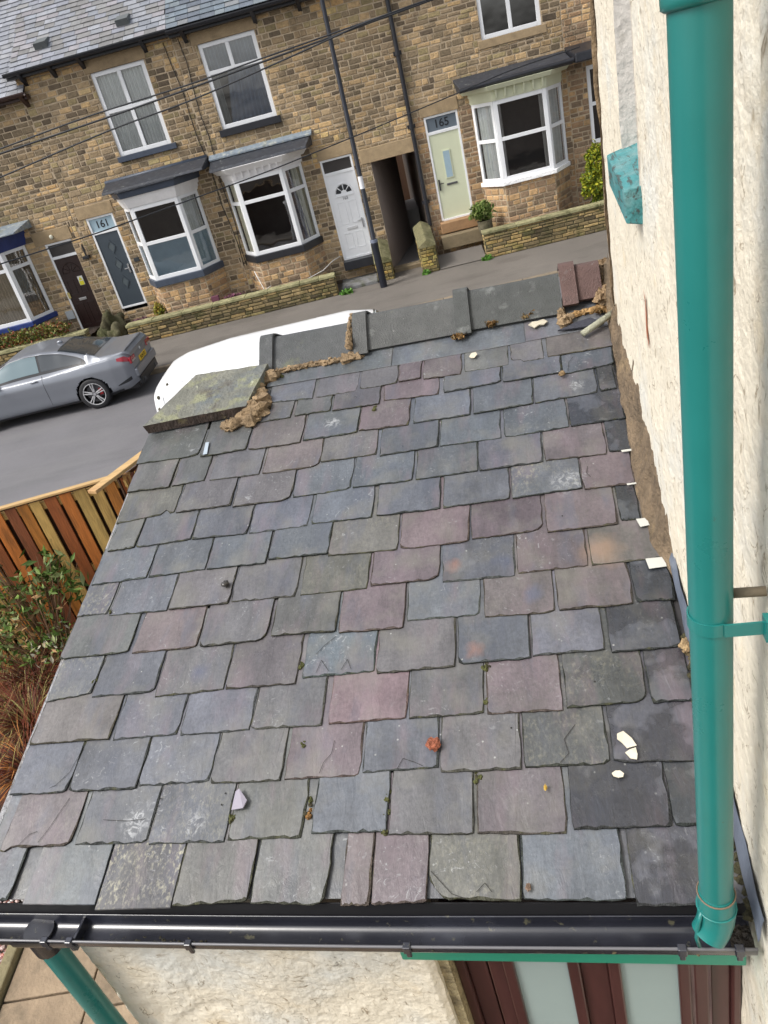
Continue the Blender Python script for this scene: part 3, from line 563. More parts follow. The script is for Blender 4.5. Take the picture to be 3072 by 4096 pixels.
# ================================================================== the porch under the camera
A0, TT, DD = rad(-9.977), rad(17.13), 2.4
MP = Matrix.Rotation(A0, 4, 'Z')           # porch frame: u along the eaves, w towards the street
def RP(u, v, h=0.0):
    return (u, v*math.cos(TT)+(DD-h)*math.sin(TT), ZC+v*math.sin(TT)-(DD-h)*math.cos(TT))
def PB():
    b = MB(); b.M = MP; return b
SLATES=[
 [('s',-1.541,3.269,-0.817,3.264),('s',-0.815,3.264,-0.097,3.269),('s',-0.093,3.273,0.325,3.283)],
 [('b',-1.515,3.128,-1.243,3.097),('m',-1.226,3.098,-0.993,3.099),('m',-0.984,3.106,-0.775,3.110),('k',-0.770,3.114,-0.647,3.112),('k',-0.637,3.102,-0.431,3.089),('g',-0.419,3.100,-0.189,3.100),('m',-0.181,3.112,-0.015,3.104,'n'),('t',0.002,3.109,0.323,3.111)],
 [('g',-1.549,2.969,-1.348,2.970),('g',-1.332,2.976,-1.129,2.972),('m',-1.121,2.966,-0.861,2.960),('k',-0.844,2.981,-0.548,2.961),('b',-0.526,2.964,-0.233,2.975),('b',-0.227,2.969,0.063,2.972),('b',0.065,2.958,0.311,2.976,'q')],
 [('g',-2.219,2.786,-1.844,2.781),('g',-1.831,2.762,-1.567,2.770),('t',-1.557,2.761,-1.262,2.754),('b',-1.254,2.767,-0.962,2.767),('k',-0.959,2.777,-0.694,2.760),('b',-0.675,2.770,-0.387,2.768),('b',-0.378,2.769,-0.087,2.778),('b',-0.083,2.779,0.211,2.787),('w',0.218,2.792,0.297,2.794)],
 [('g',-2.205,2.575,-1.955,2.568),('g',-1.945,2.574,-1.757,2.580),('m',-1.732,2.576,-1.452,2.565),('k',-1.442,2.567,-1.137,2.565,'r'),('g',-1.137,2.591,-0.849,2.587),('b',-0.834,2.571,-0.543,2.578),('b',-0.539,2.578,-0.248,2.573),('b',-0.235,2.572,0.058,2.580),('w',0.063,2.581,0.306,2.583)],
 [('T',-2.196,2.360,-1.875,2.384,'n'),('m',-1.867,2.377,-1.569,2.378),('m',-1.559,2.363,-1.255,2.362,'r'),('b',-1.250,2.375,-0.958,2.378),('b',-0.951,2.382,-0.659,2.377),('b',-0.648,2.380,-0.360,2.379),('b',-0.357,2.379,-0.070,2.380),('P',-0.065,2.384,0.201,2.376),('w',0.207,2.386,0.304,2.382)],
 [('g',-2.183,2.177,-2.033,2.183),('b',-2.028,2.179,-1.735,2.189),('b',-1.731,2.188,-1.440,2.179),('b',-1.436,2.178,-1.142,2.181),('b',-1.129,2.187,-0.840,2.183),('b',-0.822,2.185,-0.529,2.183),('b',-0.518,2.183,-0.225,2.190),('l',-0.218,2.187,0.077,2.194),('p',0.079,2.187,0.289,2.186)],
 [('b',-2.198,1.979,-1.905,1.986),('b',-1.901,1.987,-1.610,1.994),('b',-1.607,1.993,-1.314,1.988),('b',-1.308,2.007,-1.023,2.002),('T',-1.025,1.991,-0.709,1.980),('k',-0.702,1.979,-0.402,1.979),('p',-0.396,1.991,-0.099,1.995,'r'),('p',-0.088,1.980,0.193,1.979),('w',0.201,1.998,0.281,1.995)],
 [('l',-2.210,1.804,-2.047,1.803),('b',-2.038,1.791,-1.743,1.786),('m',-1.740,1.789,-1.450,1.791),('m',-1.444,1.798,-1.142,1.791),('T',-1.125,1.794,-0.827,1.793),('k',-0.818,1.803,-0.525,1.802,'r'),('R',-0.517,1.786,-0.221,1.779),('p',-0.215,1.790,0.057,1.792),('t',0.066,1.791,0.322,1.794)],
 [('g',-2.208,1.583,-1.872,1.585),('k',-1.853,1.581,-1.550,1.582),('m',-1.538,1.581,-1.239,1.587,'r'),('g',-1.224,1.604,-0.942,1.597),('k',-0.933,1.589,-0.663,1.584),('b',-0.655,1.617,-0.364,1.613),('P',-0.352,1.600,-0.085,1.593),('P',-0.076,1.600,0.194,1.600),('w',0.202,1.606,0.340,1.602)],
 [('l',-2.190,1.378,-1.982,1.404),('b',-1.978,1.386,-1.688,1.389),('m',-1.683,1.365,-1.379,1.375),('m',-1.375,1.376,-1.076,1.377),('c',-1.057,1.399,-0.767,1.406),('m',-0.761,1.394,-0.461,1.398),('R',-0.453,1.408,-0.188,1.408),('b',-0.182,1.418,0.071,1.420),('w',0.088,1.406,0.322,1.408)],
 [('t',-2.192,1.191,-1.825,1.195),('b',-1.813,1.191,-1.532,1.198),('b',-1.524,1.195,-1.235,1.198),('m',-1.233,1.201,-0.950,1.199),('K',-0.930,1.204,-0.634,1.208),('m',-0.628,1.205,-0.360,1.208),('p',-0.353,1.205,-0.092,1.202),('y',-0.083,1.209,0.183,1.216,'r'),('w',0.191,1.209,0.325,1.209)],
 [('b',-2.190,0.990,-1.936,0.992),('b',-1.933,0.992,-1.643,0.995),('b',-1.640,1.005,-1.353,1.010),('m',-1.350,1.003,-1.077,1.002),('k',-1.066,1.006,-0.789,1.007),('b',-0.784,1.017,-0.517,1.023),('m',-0.512,1.007,-0.241,1.005),('y',-0.235,1.011,0.036,1.011),('w',0.044,1.014,0.475,1.003)],
 [('X',-2.135,0.796,-1.847,0.798),('b',-1.830,0.801,-1.540,0.802),('B',-1.537,0.798,-1.246,0.799),('g',-1.239,0.806,-0.970,0.808),('b',-0.941,0.820,-0.682,0.821),('m',-0.677,0.810,-0.401,0.808),('P',-0.393,0.808,-0.116,0.800),('w',-0.101,0.812,0.187,0.815),('w',0.190,0.816,0.429,0.816)],
 [('b',-2.186,0.619,-2.021,0.620),('s',-1.959,0.609,-1.675,0.607),('N',-1.667,0.590,-1.390,0.597),('g',-1.388,0.602,-1.123,0.613),('g',-1.117,0.611,-0.863,0.605,'r'),('k',-0.817,0.604,-0.723,0.605),('k',-0.720,0.606,-0.544,0.613),('T',-0.541,0.626,-0.264,0.616,'h'),('b',-0.259,0.620,0.033,0.614),('w',0.049,0.601,0.377,0.607)],
]
PAL = dict(b=(.135, .155, .195), g=(.148, .152, .150), m=(.160, .150, .168), k=(.215, .155, .175), K=(.30, .175, .215), p=(.185, .135, .160), P=(.175, .148, .160),
           t=(.185, .165, .155), T=(.165, .162, .140), l=(.13, .145, .175), w=(.085, .098, .125), N=(.070, .070, .090), s=(.145, .165, .195), X=(.195, .16, .168),
           y=(.105, .115, .115), c=(.125, .155, .19), R=(.135, .155, .19), B=(.135, .16, .20))
def slate_mat():
    m = bpy.data.materials.new('roof slate'); m.use_nodes = True; t = m.node_tree; N = t.nodes; L = t.links; b = N['Principled BSDF']
    def nd(k, **kw):
        n = N.new(k)
        for a, v in kw.items(): setattr(n, a, v)
        return n
    tc = nd('ShaderNodeTexCoord'); a = nd('ShaderNodeAttribute', attribute_name='Col'); p = nd('ShaderNodeAttribute', attribute_name='Prm')
    sp = nd('ShaderNodeSeparateColor'); L.new(p.outputs['Color'], sp.inputs[0])          # r: wetness, g: random, b: lichen
    of = nd('ShaderNodeVectorMath', operation='SCALE'); L.new(p.outputs['Color'], of.inputs[0]); of.inputs['Scale'].default_value = 37.0
    ad = nd('ShaderNodeVectorMath', operation='ADD'); L.new(tc.outputs['Object'], ad.inputs[0]); L.new(of.outputs[0], ad.inputs[1])
    def noi(scale, stretch=(1, 1, 1), det=8, ro=.6, dist=0):
        mp = nd('ShaderNodeMapping'); mp.inputs['Scale'].default_value = stretch; L.new(ad.outputs[0], mp.inputs[0])
        n = nd('ShaderNodeTexNoise'); n.inputs['Scale'].default_value = scale; n.inputs['Detail'].default_value = det; n.inputs['Roughness'].default_value = ro; n.inputs['Distortion'].default_value = dist
        L.new(mp.outputs[0], n.inputs['Vector']); return n.outputs['Fac']
    def rng(x, a, c, d=0., e=1.):
        r = nd('ShaderNodeMapRange'); L.new(x, r.inputs['Value']); r.inputs['From Min'].default_value = a; r.inputs['From Max'].default_value = c; r.inputs['To Min'].default_value = d; r.inputs['To Max'].default_value = e; return r.outputs[0]
    def mul(x, y):
        r = nd('ShaderNodeMath', operation='MULTIPLY'); L.new(x, r.inputs[0])
        if isinstance(y, float): r.inputs[1].default_value = y
        else: L.new(y, r.inputs[1])
        return r.outputs[0]
    def mix(f, A, B):
        r = nd('ShaderNodeMix', data_type='RGBA'); L.new(f, r.inputs['Factor']); L.new(A, r.inputs['A'])
        if isinstance(B, tuple): r.inputs['B'].default_value = (*B, 1)
        else: L.new(B, r.inputs['B'])
        return r.outputs['Result']
    v1 = nd('ShaderNodeVectorMath', operation='SCALE'); L.new(a.outputs['Color'], v1.inputs[0]); L.new(rng(noi(7, (1, .45, 1)), .3, .7, .70, 1.30), v1.inputs['Scale'])
    v2 = nd('ShaderNodeVectorMath', operation='SCALE'); L.new(v1.outputs[0], v2.inputs[0]); L.new(rng(noi(70, det=5, ro=.75), .25, .75, .66, 1.34), v2.inputs['Scale'])
    col = v2.outputs[0]
    col = mix(rng(noi(3.3, (2.6, .7, 1)), .52, .68, 0, .42), col, (.17, .125, .145))      # purple veins
    col = mix(rng(noi(4.1, (2.2, .6, 1)), .54, .68, 0, .45), col, (.075, .085, .115))     # blue veins
    col = mix(rng(noi(5.3), .50, .70, 0, .55), col, (.155, .15, .128))                    # algae film
    col = mix(rng(noi(2.2, (1, 1, 1), 6), .60, .75, 0, .5), col, (.075, .080, .065))     # dark grime
    sc_ = noi(26, (1, 1, 1), 4, .7, 2.2); col = mix(mul(rng(sc_, .60, .66, 0, .55), rng(noi(2.8), .48, .62)), col, (.33, .34, .35))   # pale scribbles of lichen
    li = mul(mul(rng(noi(75, (1, .6, 1), 6, .7), .50, .68), rng(noi(4.5), .35, .6)), rng(sp.outputs[2], 0, 1, 0, .85)); col = mix(li, col, (.40, .38, .27))
    vo = nd('ShaderNodeTexVoronoi'); vo.inputs['Scale'].default_value = 26; L.new(ad.outputs[0], vo.inputs['Vector'])
    dots = mul(rng(vo.outputs['Distance'], .11, .07), rng(noi(3.7), .56, .62)); col = mix(mul(dots, .6), col, (.42, .43, .41))
    def spot(pos, r0, r1, amt, c, scr=False):
        nonlocal col
        q = nd('ShaderNodeVectorMath', operation='DISTANCE'); nz = nd('ShaderNodeTexNoise'); nz.inputs['Scale'].default_value = 16; nz.inputs['Detail'].default_value = 6; L.new(tc.outputs['Object'], nz.inputs['Vector'])
        sc2 = nd('ShaderNodeVectorMath', operation='MULTIPLY_ADD'); L.new(nz.outputs['Color'], sc2.inputs[0]); sc2.inputs[1].default_value = (.09, .09, .02); L.new(tc.outputs['Object'], sc2.inputs[2])
        L.new(sc2.outputs[0], q.inputs[0]); q.inputs[1].default_value = (pos[0]+.045, pos[1]+.045, pos[2]+.01); fac_ = mul(rng(q.outputs['Value'], r1, r0), amt)
        if scr: fac_ = mul(fac_, rng(sc_, .47, .58, .1, 1.5))
        col = mix(fac_, col, c)
    def at(u, v): x = RP(u, v, .02); return (x[0], x[1], x[2]-.1)
    for u, v in ((-.467, 1.867), (-.395, 1.462)): spot(at(u, v), .008, .045, .42, (.30, .14, .09))
    for u, v, r in ((-1.38, .865, .06), (-1.60, .90, .07), (.02, 2.25, .09), (-1.11, 2.87, .06), (.12, 2.86, .05), (-1.62, .86, .05)): spot(at(u, v), r*.2, r, .55, (.34, .35, .36), True)
    spot(at(.11, 1.86), .02, .10, .6, (.26, .17, .11)); spot(at(-1.50, 1.46), .01, .06, .7, (.07, .08, .125)); spot(at(-.27, 1.87), .01, .05, .6, (.08, .095, .15)); spot(at(-.16, 1.69), .01, .05, .6, (.075, .09, .14))
    wn = rng(noi(5.5, det=3), .44, .50)                                                 # drying patches: dark where still wet
    wet = mul(sp.outputs[0], wn)
    drk = nd('ShaderNodeVectorMath', operation='SCALE'); L.new(col, drk.inputs[0]); L.new(rng(wet, 0, 1, 1, .55), drk.inputs['Scale']); col = drk.outputs[0]
    L.new(col, b.inputs['Base Color'])
    ro = nd('ShaderNodeMath', operation='SUBTRACT'); L.new(rng(noi(11), .3, .7, .29, .50), ro.inputs[0]); L.new(mul(wet, .16), ro.inputs[1]); L.new(ro.outputs[0], b.inputs['Roughness'])
    b.inputs['Specular IOR Level'].default_value = .75
    bp = nd('ShaderNodeBump'); bp.inputs['Strength'].default_value = .55; bp.inputs['Distance'].default_value = .006
    s = nd('ShaderNodeMath', operation='ADD'); L.new(noi(24, (1, .22, 1), 9, .7, .6), s.inputs[0]); L.new(mul(noi(6, (1.6, .6, 1), 4, .5, 1.), .9), s.inputs[1]); L.new(s.outputs[0], bp.inputs['Height'])
    L.new(bp.outputs[0], b.inputs['Normal'])
    return m
M['slate'] = slate_mat()
M['render'] = mat('cream masonry paint', (.69, .63, .51), rough=.7, var=.07, vscale=3, bump=.35, bscale=55, stain=[((.58, .61, .60), 2.2, .50, .68, .6), ((.24, .19, .12), 34, .62, .70, .75, (1.6, 1, .45)), ((.60, .49, .32), 7, .58, .74, .6), ((.10, .085, .06), 15, .69, .73, .7, (1, 1, .6))])
def flaky(m):                               # hairline curved cracks and lifted paint edges
    t = m.node_tree; N = t.nodes; L = t.links; b = N['Principled BSDF']; tc = N.new('ShaderNodeTexCoord')
    n = N.new('ShaderNodeTexNoise'); n.inputs['Scale'].default_value = 7; n.inputs['Detail'].default_value = 5; n.inputs['Distortion'].default_value = 1.4; L.new(tc.outputs['Object'], n.inputs['Vector'])
    a = N.new('ShaderNodeMath'); a.operation = 'SUBTRACT'; L.new(n.outputs['Fac'], a.inputs[0]); a.inputs[1].default_value = .5
    ab = N.new('ShaderNodeMath'); ab.operation = 'ABSOLUTE'; L.new(a.outputs[0], ab.inputs[0])
    r = N.new('ShaderNodeMapRange'); r.inputs['From Min'].default_value = .016; r.inputs['From Max'].default_value = .003; L.new(ab.outputs[0], r.inputs['Value'])
    n2 = N.new('ShaderNodeTexNoise'); n2.inputs['Scale'].default_value = 15; L.new(tc.outputs['Object'], n2.inputs['Vector'])
    r2 = N.new('ShaderNodeMapRange'); r2.inputs['From Min'].default_value = .50; r2.inputs['From Max'].default_value = .60; r2.inputs['To Max'].default_value = .8; L.new(n2.outputs['Fac'], r2.inputs['Value'])
    mu = N.new('ShaderNodeMath'); mu.operation = 'MULTIPLY'; L.new(r.outputs[0], mu.inputs[0]); L.new(r2.outputs[0], mu.inputs[1])
    x = N.new('ShaderNodeMix'); x.data_type = 'RGBA'; old = b.inputs['Base Color'].links[0].from_socket; L.new(mu.outputs[0], x.inputs['Factor']); L.new(old, x.inputs['A']); x.inputs['B'].default_value = (.24, .18, .11, 1); L.new(x.outputs['Result'], b.inputs['Base Color'])
    bp = N.new('ShaderNodeBump'); bp.inputs['Strength'].default_value = .6; bp.inputs['Distance'].default_value = .012; oldn = b.inputs['Normal'].links[0].from_socket
    L.new(n.outputs['Fac'], bp.inputs['Height']); L.new(oldn, bp.inputs['Normal']); L.new(bp.outputs[0], b.inputs['Normal'])
flaky(M['render'])
M['gutter'] = mat('black plastic gutter', (.014, .015, .022), rough=.26, var=.25, vscale=3, spec=.9, bump=.04, bscale=5, stain=[((.10, .095, .06), 22, .63, .70, .8), ((.07, .075, .10), 2.3, .5, .8, .5)])
M['teal'] = mat('teal gloss paint', (.014, .165, .153), rough=.30, var=.06, vscale=5, spec=.55, rvar=.08, stain=[((.012, .10, .10), 9, .64, .76, .5), ((.05, .045, .03), 30, .70, .74, .8), ((.025, .10, .075), 3, .55, .75, .5, (1, 1, .25)), ((.30, .36, .30), 55, .74, .77, .6)])
M['tealold'] = mat('flaking teal paint', (.045, .20, .21), rough=.6, var=.2, vscale=8, bump=.7, bscale=26, stretch=(1, 1, 1), stain=[((.16, .27, .27), 11, .5, .68, .7), ((.045, .05, .045), 26, .54, .61, .9, (2.5, .35, 2))])
M['greenf'] = mat('green fascia paint', (.025, .24, .155), rough=.35, var=.08, vscale=6)
M['mortarb'] = mat('old cement mortar', attr=True, rough=.95, var=.35, vscale=18, bump=1, bscale=60, stain=[((.05, .035, .02), 14, .55, .68, .6), ((.42, .30, .16), 6, .55, .7, .5), ((.09, .11, .02), 8, .68, .75, .6)])
M['ridge'] = mat('ridge tile clay', attr=True, rough=.8, var=.22, vscale=14, bump=.5, bscale=130, stain=[((.24, .25, .24), 10, .60, .72, .5), ((.04, .045, .045), 6, .55, .7, .55), ((.17, .18, .10), 5, .62, .72, .5), ((.45, .45, .42), 34, .70, .73, .8)])
M['slab'] = mat('mossy flagstone', (.15, .15, .125), rough=.85, var=.3, vscale=8, bump=.7, bscale=50, stain=[((.10, .12, .14), 3, .45, .6, .8), ((.24, .245, .14), 9, .52, .62, .7), ((.065, .045, .035), 5, .58, .68, .6), ((.4, .42, .3), 24, .63, .7, .7)])
M['lead'] = mat('lead flashing', (.12, .14, .18), rough=.42, var=.3, vscale=8, bump=.5, bscale=12, stain=[((.45, .47, .5), 12, .66, .72, .7)])
M['brownf'] = mat('rosewood door plastic', (.060, .022, .020), rough=.35, var=.3, vscale=3, stretch=(8, 8, 1))
M['panel'] = mat('frosted door glass', (.30, .37, .36), rough=.12, var=.06, vscale=1.5)
M['moist'] = mat('wet debris', (.03, .024, .018), rough=.6, var=.7, vscale=30, bump=1, bscale=60, stain=[((.16, .12, .05), 30, .62, .7, .8)])

porch = thing('porch', 'lean-to porch with an uneven grey and purple slate roof beside the cream wall', 'porch', (0, 0, .1), A0)
rs = random.Random(7)
b = PB(); eb = PB()
ROWV = [3.27, 3.10, 2.97, 2.775, 2.575, 2.375, 2.185, 1.99, 1.79, 1.59, 1.395, 1.20, 1.005, .805, .61]
for ri, row in enumerate(SLATES):
    for si, s in enumerate(row):
        code, u0, v0, u1, v1 = s[:5]; fl = s[5] if len(s) > 5 else ''
        vt = min((v0+v1)/2+.425, 3.62)
        base = PAL[code]; gm = sum(base)/3; base = tuple(gm+(c-gm)*(.70 if code not in 'kKp' else .60) for c in base); k = rs.uniform(.50, .68)*(.9 if code in 'kK' else 1); col = tuple(c*k*rs.uniform(.97, 1.03) for c in base)
        wet = 1.0 if code in 'w' else (.55 if code in 'yR' and rs.random() < .5 else (.25 if rs.random() < .15 else 0)); lic = {'l': .6, 'N': 1.0, 'B': .35, 'T': .25, 'y': .3, 'X': .15}.get(code, .0)
        prm = (wet, rs.random(), lic)
        th = .011 if code in 'X' else rs.uniform(.0055, .0085); rise = rs.uniform(.0125, .0175); tu = rs.uniform(-.007, .007); L_ = vt-(v0+v1)/2
        clean = code in 'sN'; ja = .0006 if clean else .0019; W_ = u1-u0; uc = (u0+u1)/2
        hh = lambda u, v: max(.0035, rise*(1-(v-(v0+v1)/2)/L_))+tu*(u-uc)*.5+.006
        # bottom edge, left to right
        bot = []; n = 13
        for i in range(n+1):
            t = i/n; bu = u0+W_*t; bv = v0+(v1-v0)*t+(rs.uniform(-ja, ja) if 0 < i < n else 0)
            if not clean: bv += .0020*noise.noise(Vector((bu*14, ri*5.1, 2)))
            bot.append([bu, bv])
        if not clean: bot[0][0] += rs.uniform(.001, .005); bot[-1][0] -= rs.uniform(.001, .006); bot[-1][1] += rs.uniform(0, .004)
        cr = .034 if 'r' in fl else (rs.choice((0, 0, 0, 0, .003, .006, .011)) if not clean else 0)
        if not clean and rs.random() < .2: cl_ = rs.uniform(.004, .010); bot[0][1] += cl_; bot[1][1] += cl_*.15
        if cr > .006: bot[-1][1] += cr; bot[-2][1] += cr*.22; bot.insert(-1, [u1-W_/n*.35, bot[-1][1]-cr*.45])
        if 'n' in fl:
            for q in bot:
                t = (q[0]-u0)/W_
                if code == 'T' and .78 < t < .9: q[1] += .030
                if code == 'm' and t < .33: q[1] += .022
        if 'h' in fl:
            for q in bot:
                t = (q[0]-u0)/W_
                if t < .16: q[1] += .05*(1-t/.16)
                elif t < .24: q[1] -= .004
        if code == 'X': 
            for q in bot: q[1] += .006*noise.noise(Vector((q[0]*22, 0, 0)))+ (-.012 if q[0] < u0+.03 else 0)
        R_ = []; Lf = []
        m_ = 9
        for i in range(1, m_+1):
            t = i/m_; e_ = .0 if clean else .0022
            R_.append([u1-.0008+rs.uniform(-e_, e_)+.002*noise.noise(Vector((9, (v1+t)*20, si))), bot[-1][1]+(vt-bot[-1][1])*t])
            Lf.append([u0+.0008+rs.uniform(-e_, e_), vt+(bot[0][1]-vt)*(i-.5)/m_])
        if 'w' == code and u1 > .28: pass
        poly = bot+R_+Lf
        top = [RP(q[0], q[1], hh(*q)) for q in poly]; low = [RP(q[0], q[1], hh(*q)-th) for q in poly]
        # worn rim: a narrow lower band round the top face gives the edges a catch of light
        rim = .0042 if not clean else .0012
        inn = []
        for q in poly:
            rj = rim*rs.choice((.3, .45, .7, 1.0, 1.5)) if not clean else rim
            du = rj if q[0] < u0+.012 else (-rj*1.25 if q[0] > u1-.012 else 0); dv = rj*1.5 if q[1] < max(v0, v1)+.012 else 0
            inn.append((q[0]+du, q[1]+dv))
        topi = [RP(q[0], q[1], hh(*q)) for q in inn]; topo = [RP(q[0], q[1], hh(*q)-.0018) for q in poly]
        b.face(topi, col, prm)
        ed = tuple(c*.22 for c in col) if not clean else tuple(c*.5 for c in col); n_ = len(poly)  # sides darkened to paint the shadow lines under each course
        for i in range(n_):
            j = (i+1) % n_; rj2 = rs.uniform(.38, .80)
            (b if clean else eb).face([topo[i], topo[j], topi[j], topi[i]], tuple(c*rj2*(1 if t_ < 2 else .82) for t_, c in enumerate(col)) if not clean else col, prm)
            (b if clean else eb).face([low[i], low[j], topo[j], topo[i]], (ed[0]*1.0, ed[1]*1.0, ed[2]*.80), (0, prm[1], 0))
        # a few holes and cracks are cut as thin dark slivers lying in the face
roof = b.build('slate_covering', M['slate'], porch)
eb.build('shaded_edges', mat('shaded slate edge', attr=True, rough=.95, var=.5, vscale=60, spec=.15, bump=.6, bscale=140, stain=[((.09, .09, .045), 22, .55, .68, .6)]), roof)
b = PB()
for a_, c_, v_ in ((-2.17, -1.58, 3.34), (-1.58, .352, 3.62)): b.hexa([RP(a_, .64, -.03), RP(c_, .64, -.03), RP(c_, v_, -.03), RP(a_, v_, -.03), RP(a_, .64, -.002), RP(c_, .64, -.002), RP(c_, v_, -.002), RP(a_, v_, -.002)], (.03, .028, .03))
w1 = RP(0, 3.62, 0); zz = w1[2]-.9
b.hexa([(-1.58, w1[1], w1[2]-.03), (.352, w1[1], w1[2]-.03), (.352, w1[1]+1.7, zz), (-1.58, w1[1]+1.7, zz), (-1.58, w1[1], w1[2]), (.352, w1[1], w1[2]), (.352, w1[1]+1.7, zz+.03), (-1.58, w1[1]+1.7, zz+.03)], (.12, .13, .15))
b.build('roof_deck', M['farslate'], porch)
b = PB(); b.hexa([RP(-2.215, .60, -.05), RP(-2.175, .60, -.05), RP(-2.175, 3.0, -.05), RP(-2.215, 3.0, -.05), RP(-2.215, .60, .0), RP(-2.175, .60, .0), RP(-2.175, 3.0, .0), RP(-2.215, 3.0, .0)], (.3, .3, .31)); b.build('verge_mortar', M['mortarb'], porch)
# cracks and nail holes on the covering
b = PB(); r9 = random.Random(77); x_ = -2.16
while x_ < .33:
    w_ = r9.uniform(.24, .31); c_ = min(x_+w_, .35); k = r9.uniform(.8, 1.1); b.hexa([RP(x_+.003, .628, -.001), RP(c_-.003, .628, -.001), RP(c_-.003, .95, -.001), RP(x_+.003, .95, -.001), RP(x_+.003, .628, .0035), RP(c_-.003, .628, .0035), RP(c_-.003, .95, .0030), RP(x_+.003, .95, .0030)], (.085*k, .09*k, .10*k), (.2, r9.random(), 0)); x_ += w_
b.build('undercourse', M['slate'], porch)
crk = mat('crack shadow line', (.02, .018, .016), rough=.9)
b = PB()
def surf(v):
    r0 = max([q for q in ROWV if q <= v+.006] or [.6]); return .006+.0165*(1-(v-r0)/.425)+.0022
def crack(pts, wd=.0011, h=None):
    for (a, c), (d, e) in zip(pts[:-1], pts[1:]):
        t = Vector((d-a, e-c)).normalized(); nx, ny = -t.y*wd, t.x*wd
        b.face([RP(a+nx, c+ny, surf(c)), RP(d+nx, e+ny, surf(e)), RP(d-nx, e-ny, surf(e)), RP(a-nx, c-ny, surf(c))])
def hole(u, v, r=.0035): b.face([RP(u+r*math.cos(i), v+r*math.sin(i), surf(v)) for i in (0, 1.05, 2.1, 3.14, 4.2, 5.24)])
for q in [(-1.53, .985-.03), (-1.535, .93), (-1.28, .965), (-1.285, .925), (-.27, 1.15), (-.02, 1.985+.07), (.02, 1.30)]: hole(*q)
tag(b.build('nail_holes', crk, roof), kind='stuff')
b = PB()
for pts in ([(-2.06, .992), (-1.99, 1.02), (-1.95, 1.07), (-1.935, 1.15)], [(-.935, 1.02), (-.925, 1.06), (-.90, 1.09), (-.895, 1.14)], [(-.06, 1.15), (-.10, 1.10), (-.09, 1.05), (-.12, 1.02)], [(-.535, .70), (-.50, .665), (-.47, .635), (-.43, .622)], [(-1.0, 1.415), (-.985, 1.47), (-.95, 1.42)], [(-.90, 1.42), (-.88, 1.465), (-.86, 1.42)], [(-1.01, 1.50), (-.98, 1.54), (-.94, 1.575)], [(-.66, 1.02), (-.64, 1.06), (-.60, 1.045), (-.57, 1.03)], [(.09, 2.97), (.10, 3.04), (.125, 3.08)], [(-1.74, .885), (-1.64, .878), (-1.57, .884)], [(-.395, .64), (-.37, .665), (-.35, .64)], [(.115, 2.25), (.10, 2.28), (.11, 2.32)], [(-1.98, .81), (-1.955, .86), (-1.93, .93), (-1.915, .97)], [(-2.06, .80), (-2.03, .84), (-2.0, .85)]):
    crack(pts, .0009)
tag(b.build('cracks', crk, roof), kind='stuff')

# ridge tiles
RT = [(-1.60, -1.03, (.080, .084, .086), -1.60, (3.405, .028), (3.600, .107)), (-1.03, -.45, (.088, .090, .088), -1.035, (3.430, .030), (3.620, .125)), (-.45, .115, (.068, .072, .070), -.455, (3.440, .032), (3.630, .143)), (.135, .325, (.115, .070, .062), .115, (3.50, .052), (3.655, .160))]
def ridge_tile(u0, u1, col, uc, B0, A1):
    def sec(lift):
        L2 = lambda t, k=0: (B0[0]+(A1[0]-B0[0])*t, B0[1]+(A1[1]-B0[1])*t+k)
        p = [B0, L2(.35, .004), L2(.80, .006), L2(.93, .003), A1, (A1[0]+.025, A1[1]-.004), (A1[0]+.06, A1[1]-.03), (A1[0]+.22, A1[1]-.17)]
        return [(v, h+lift) for v, h in p]
    def shell(a, c, lift, dr=0):
        bb = PB(); S = sec(lift); S = [(S[0][0]-lift*.9-dr, S[0][1]-lift*.6)]+S[1:]
        I = [(v+.012, h-.020) for v, h in S]
        n = len(S)
        for i in range(n-1):
            bb.face([RP(a, *S[i]), RP(c, *S[i]), RP(c, *S[i+1]), RP(a, *S[i+1])], col)
            bb.face([RP(a, *S[i]), RP(a, *S[i+1]), RP(a, *I[i+1]), RP(a, *I[i])], col); bb.face([RP(c, *S[i]), RP(c, *I[i]), RP(c, *I[i+1]), RP(c, *S[i+1])], col)
        bb.face([RP(a, *S[0]), RP(a, *I[0]), RP(c, *I[0]), RP(c, *S[0])], tuple(q*.6 for q in col))
        return bb
    o = shell(u0+.004, u1-.004, 0).build('ridge_tile', M['ridge'], porch, bevel=.004)
    shell(uc, uc+.080, .024, .016).build('tile_collar', M['ridge'], o, bevel=.006)
for q in RT: ridge_tile(*q)
MC = (.25, .175, .10)
def rubble(name, pts, parent=porch, col=MC, seed=0, h=.02, flat=.55, n=7):
    bb = PB(); r_ = random.Random(seed)
    for (u, v, r) in pts:
        q = RP(u, v, h); k = r_.uniform(.75, 1.2); bb.blob(q[0], q[1], q[2], r*r_.uniform(.9, 1.3), r*r_.uniform(.8, 1.1), r*flat, n, .45, tuple(c*k for c in col), seed=r_.random()*50, rot=r_.uniform(0, 3))
    return bb.build(name, M['mortarb'], parent, smooth=True, auto=40)
rubble('ridge_bedding', [(-1.50+.035*i, 3.405-.003*(i % 3)+.0006*i, .030) for i in range(13)]+[(-1.08, 3.40, .045), (-1.02, 3.41, .045), (-1.05, 3.41, .04)], seed=1)
rubble('bedding_joint', [(-1.055, 3.44+.03*i, .020) for i in range(9)], seed=2, h=.085, flat=1.4)
rubble('bedding_joint', [(.098, 3.36+.022*i, .019) for i in range(8)]+[(.105, 3.345, .028), (.135, 3.375, .022)], seed=3, h=.030, flat=1.2)
rubble('ridge_bedding', [(.165+.027*i, 3.425+.004*i, .026) for i in range(6)], seed=4, col=(.36, .22, .09))
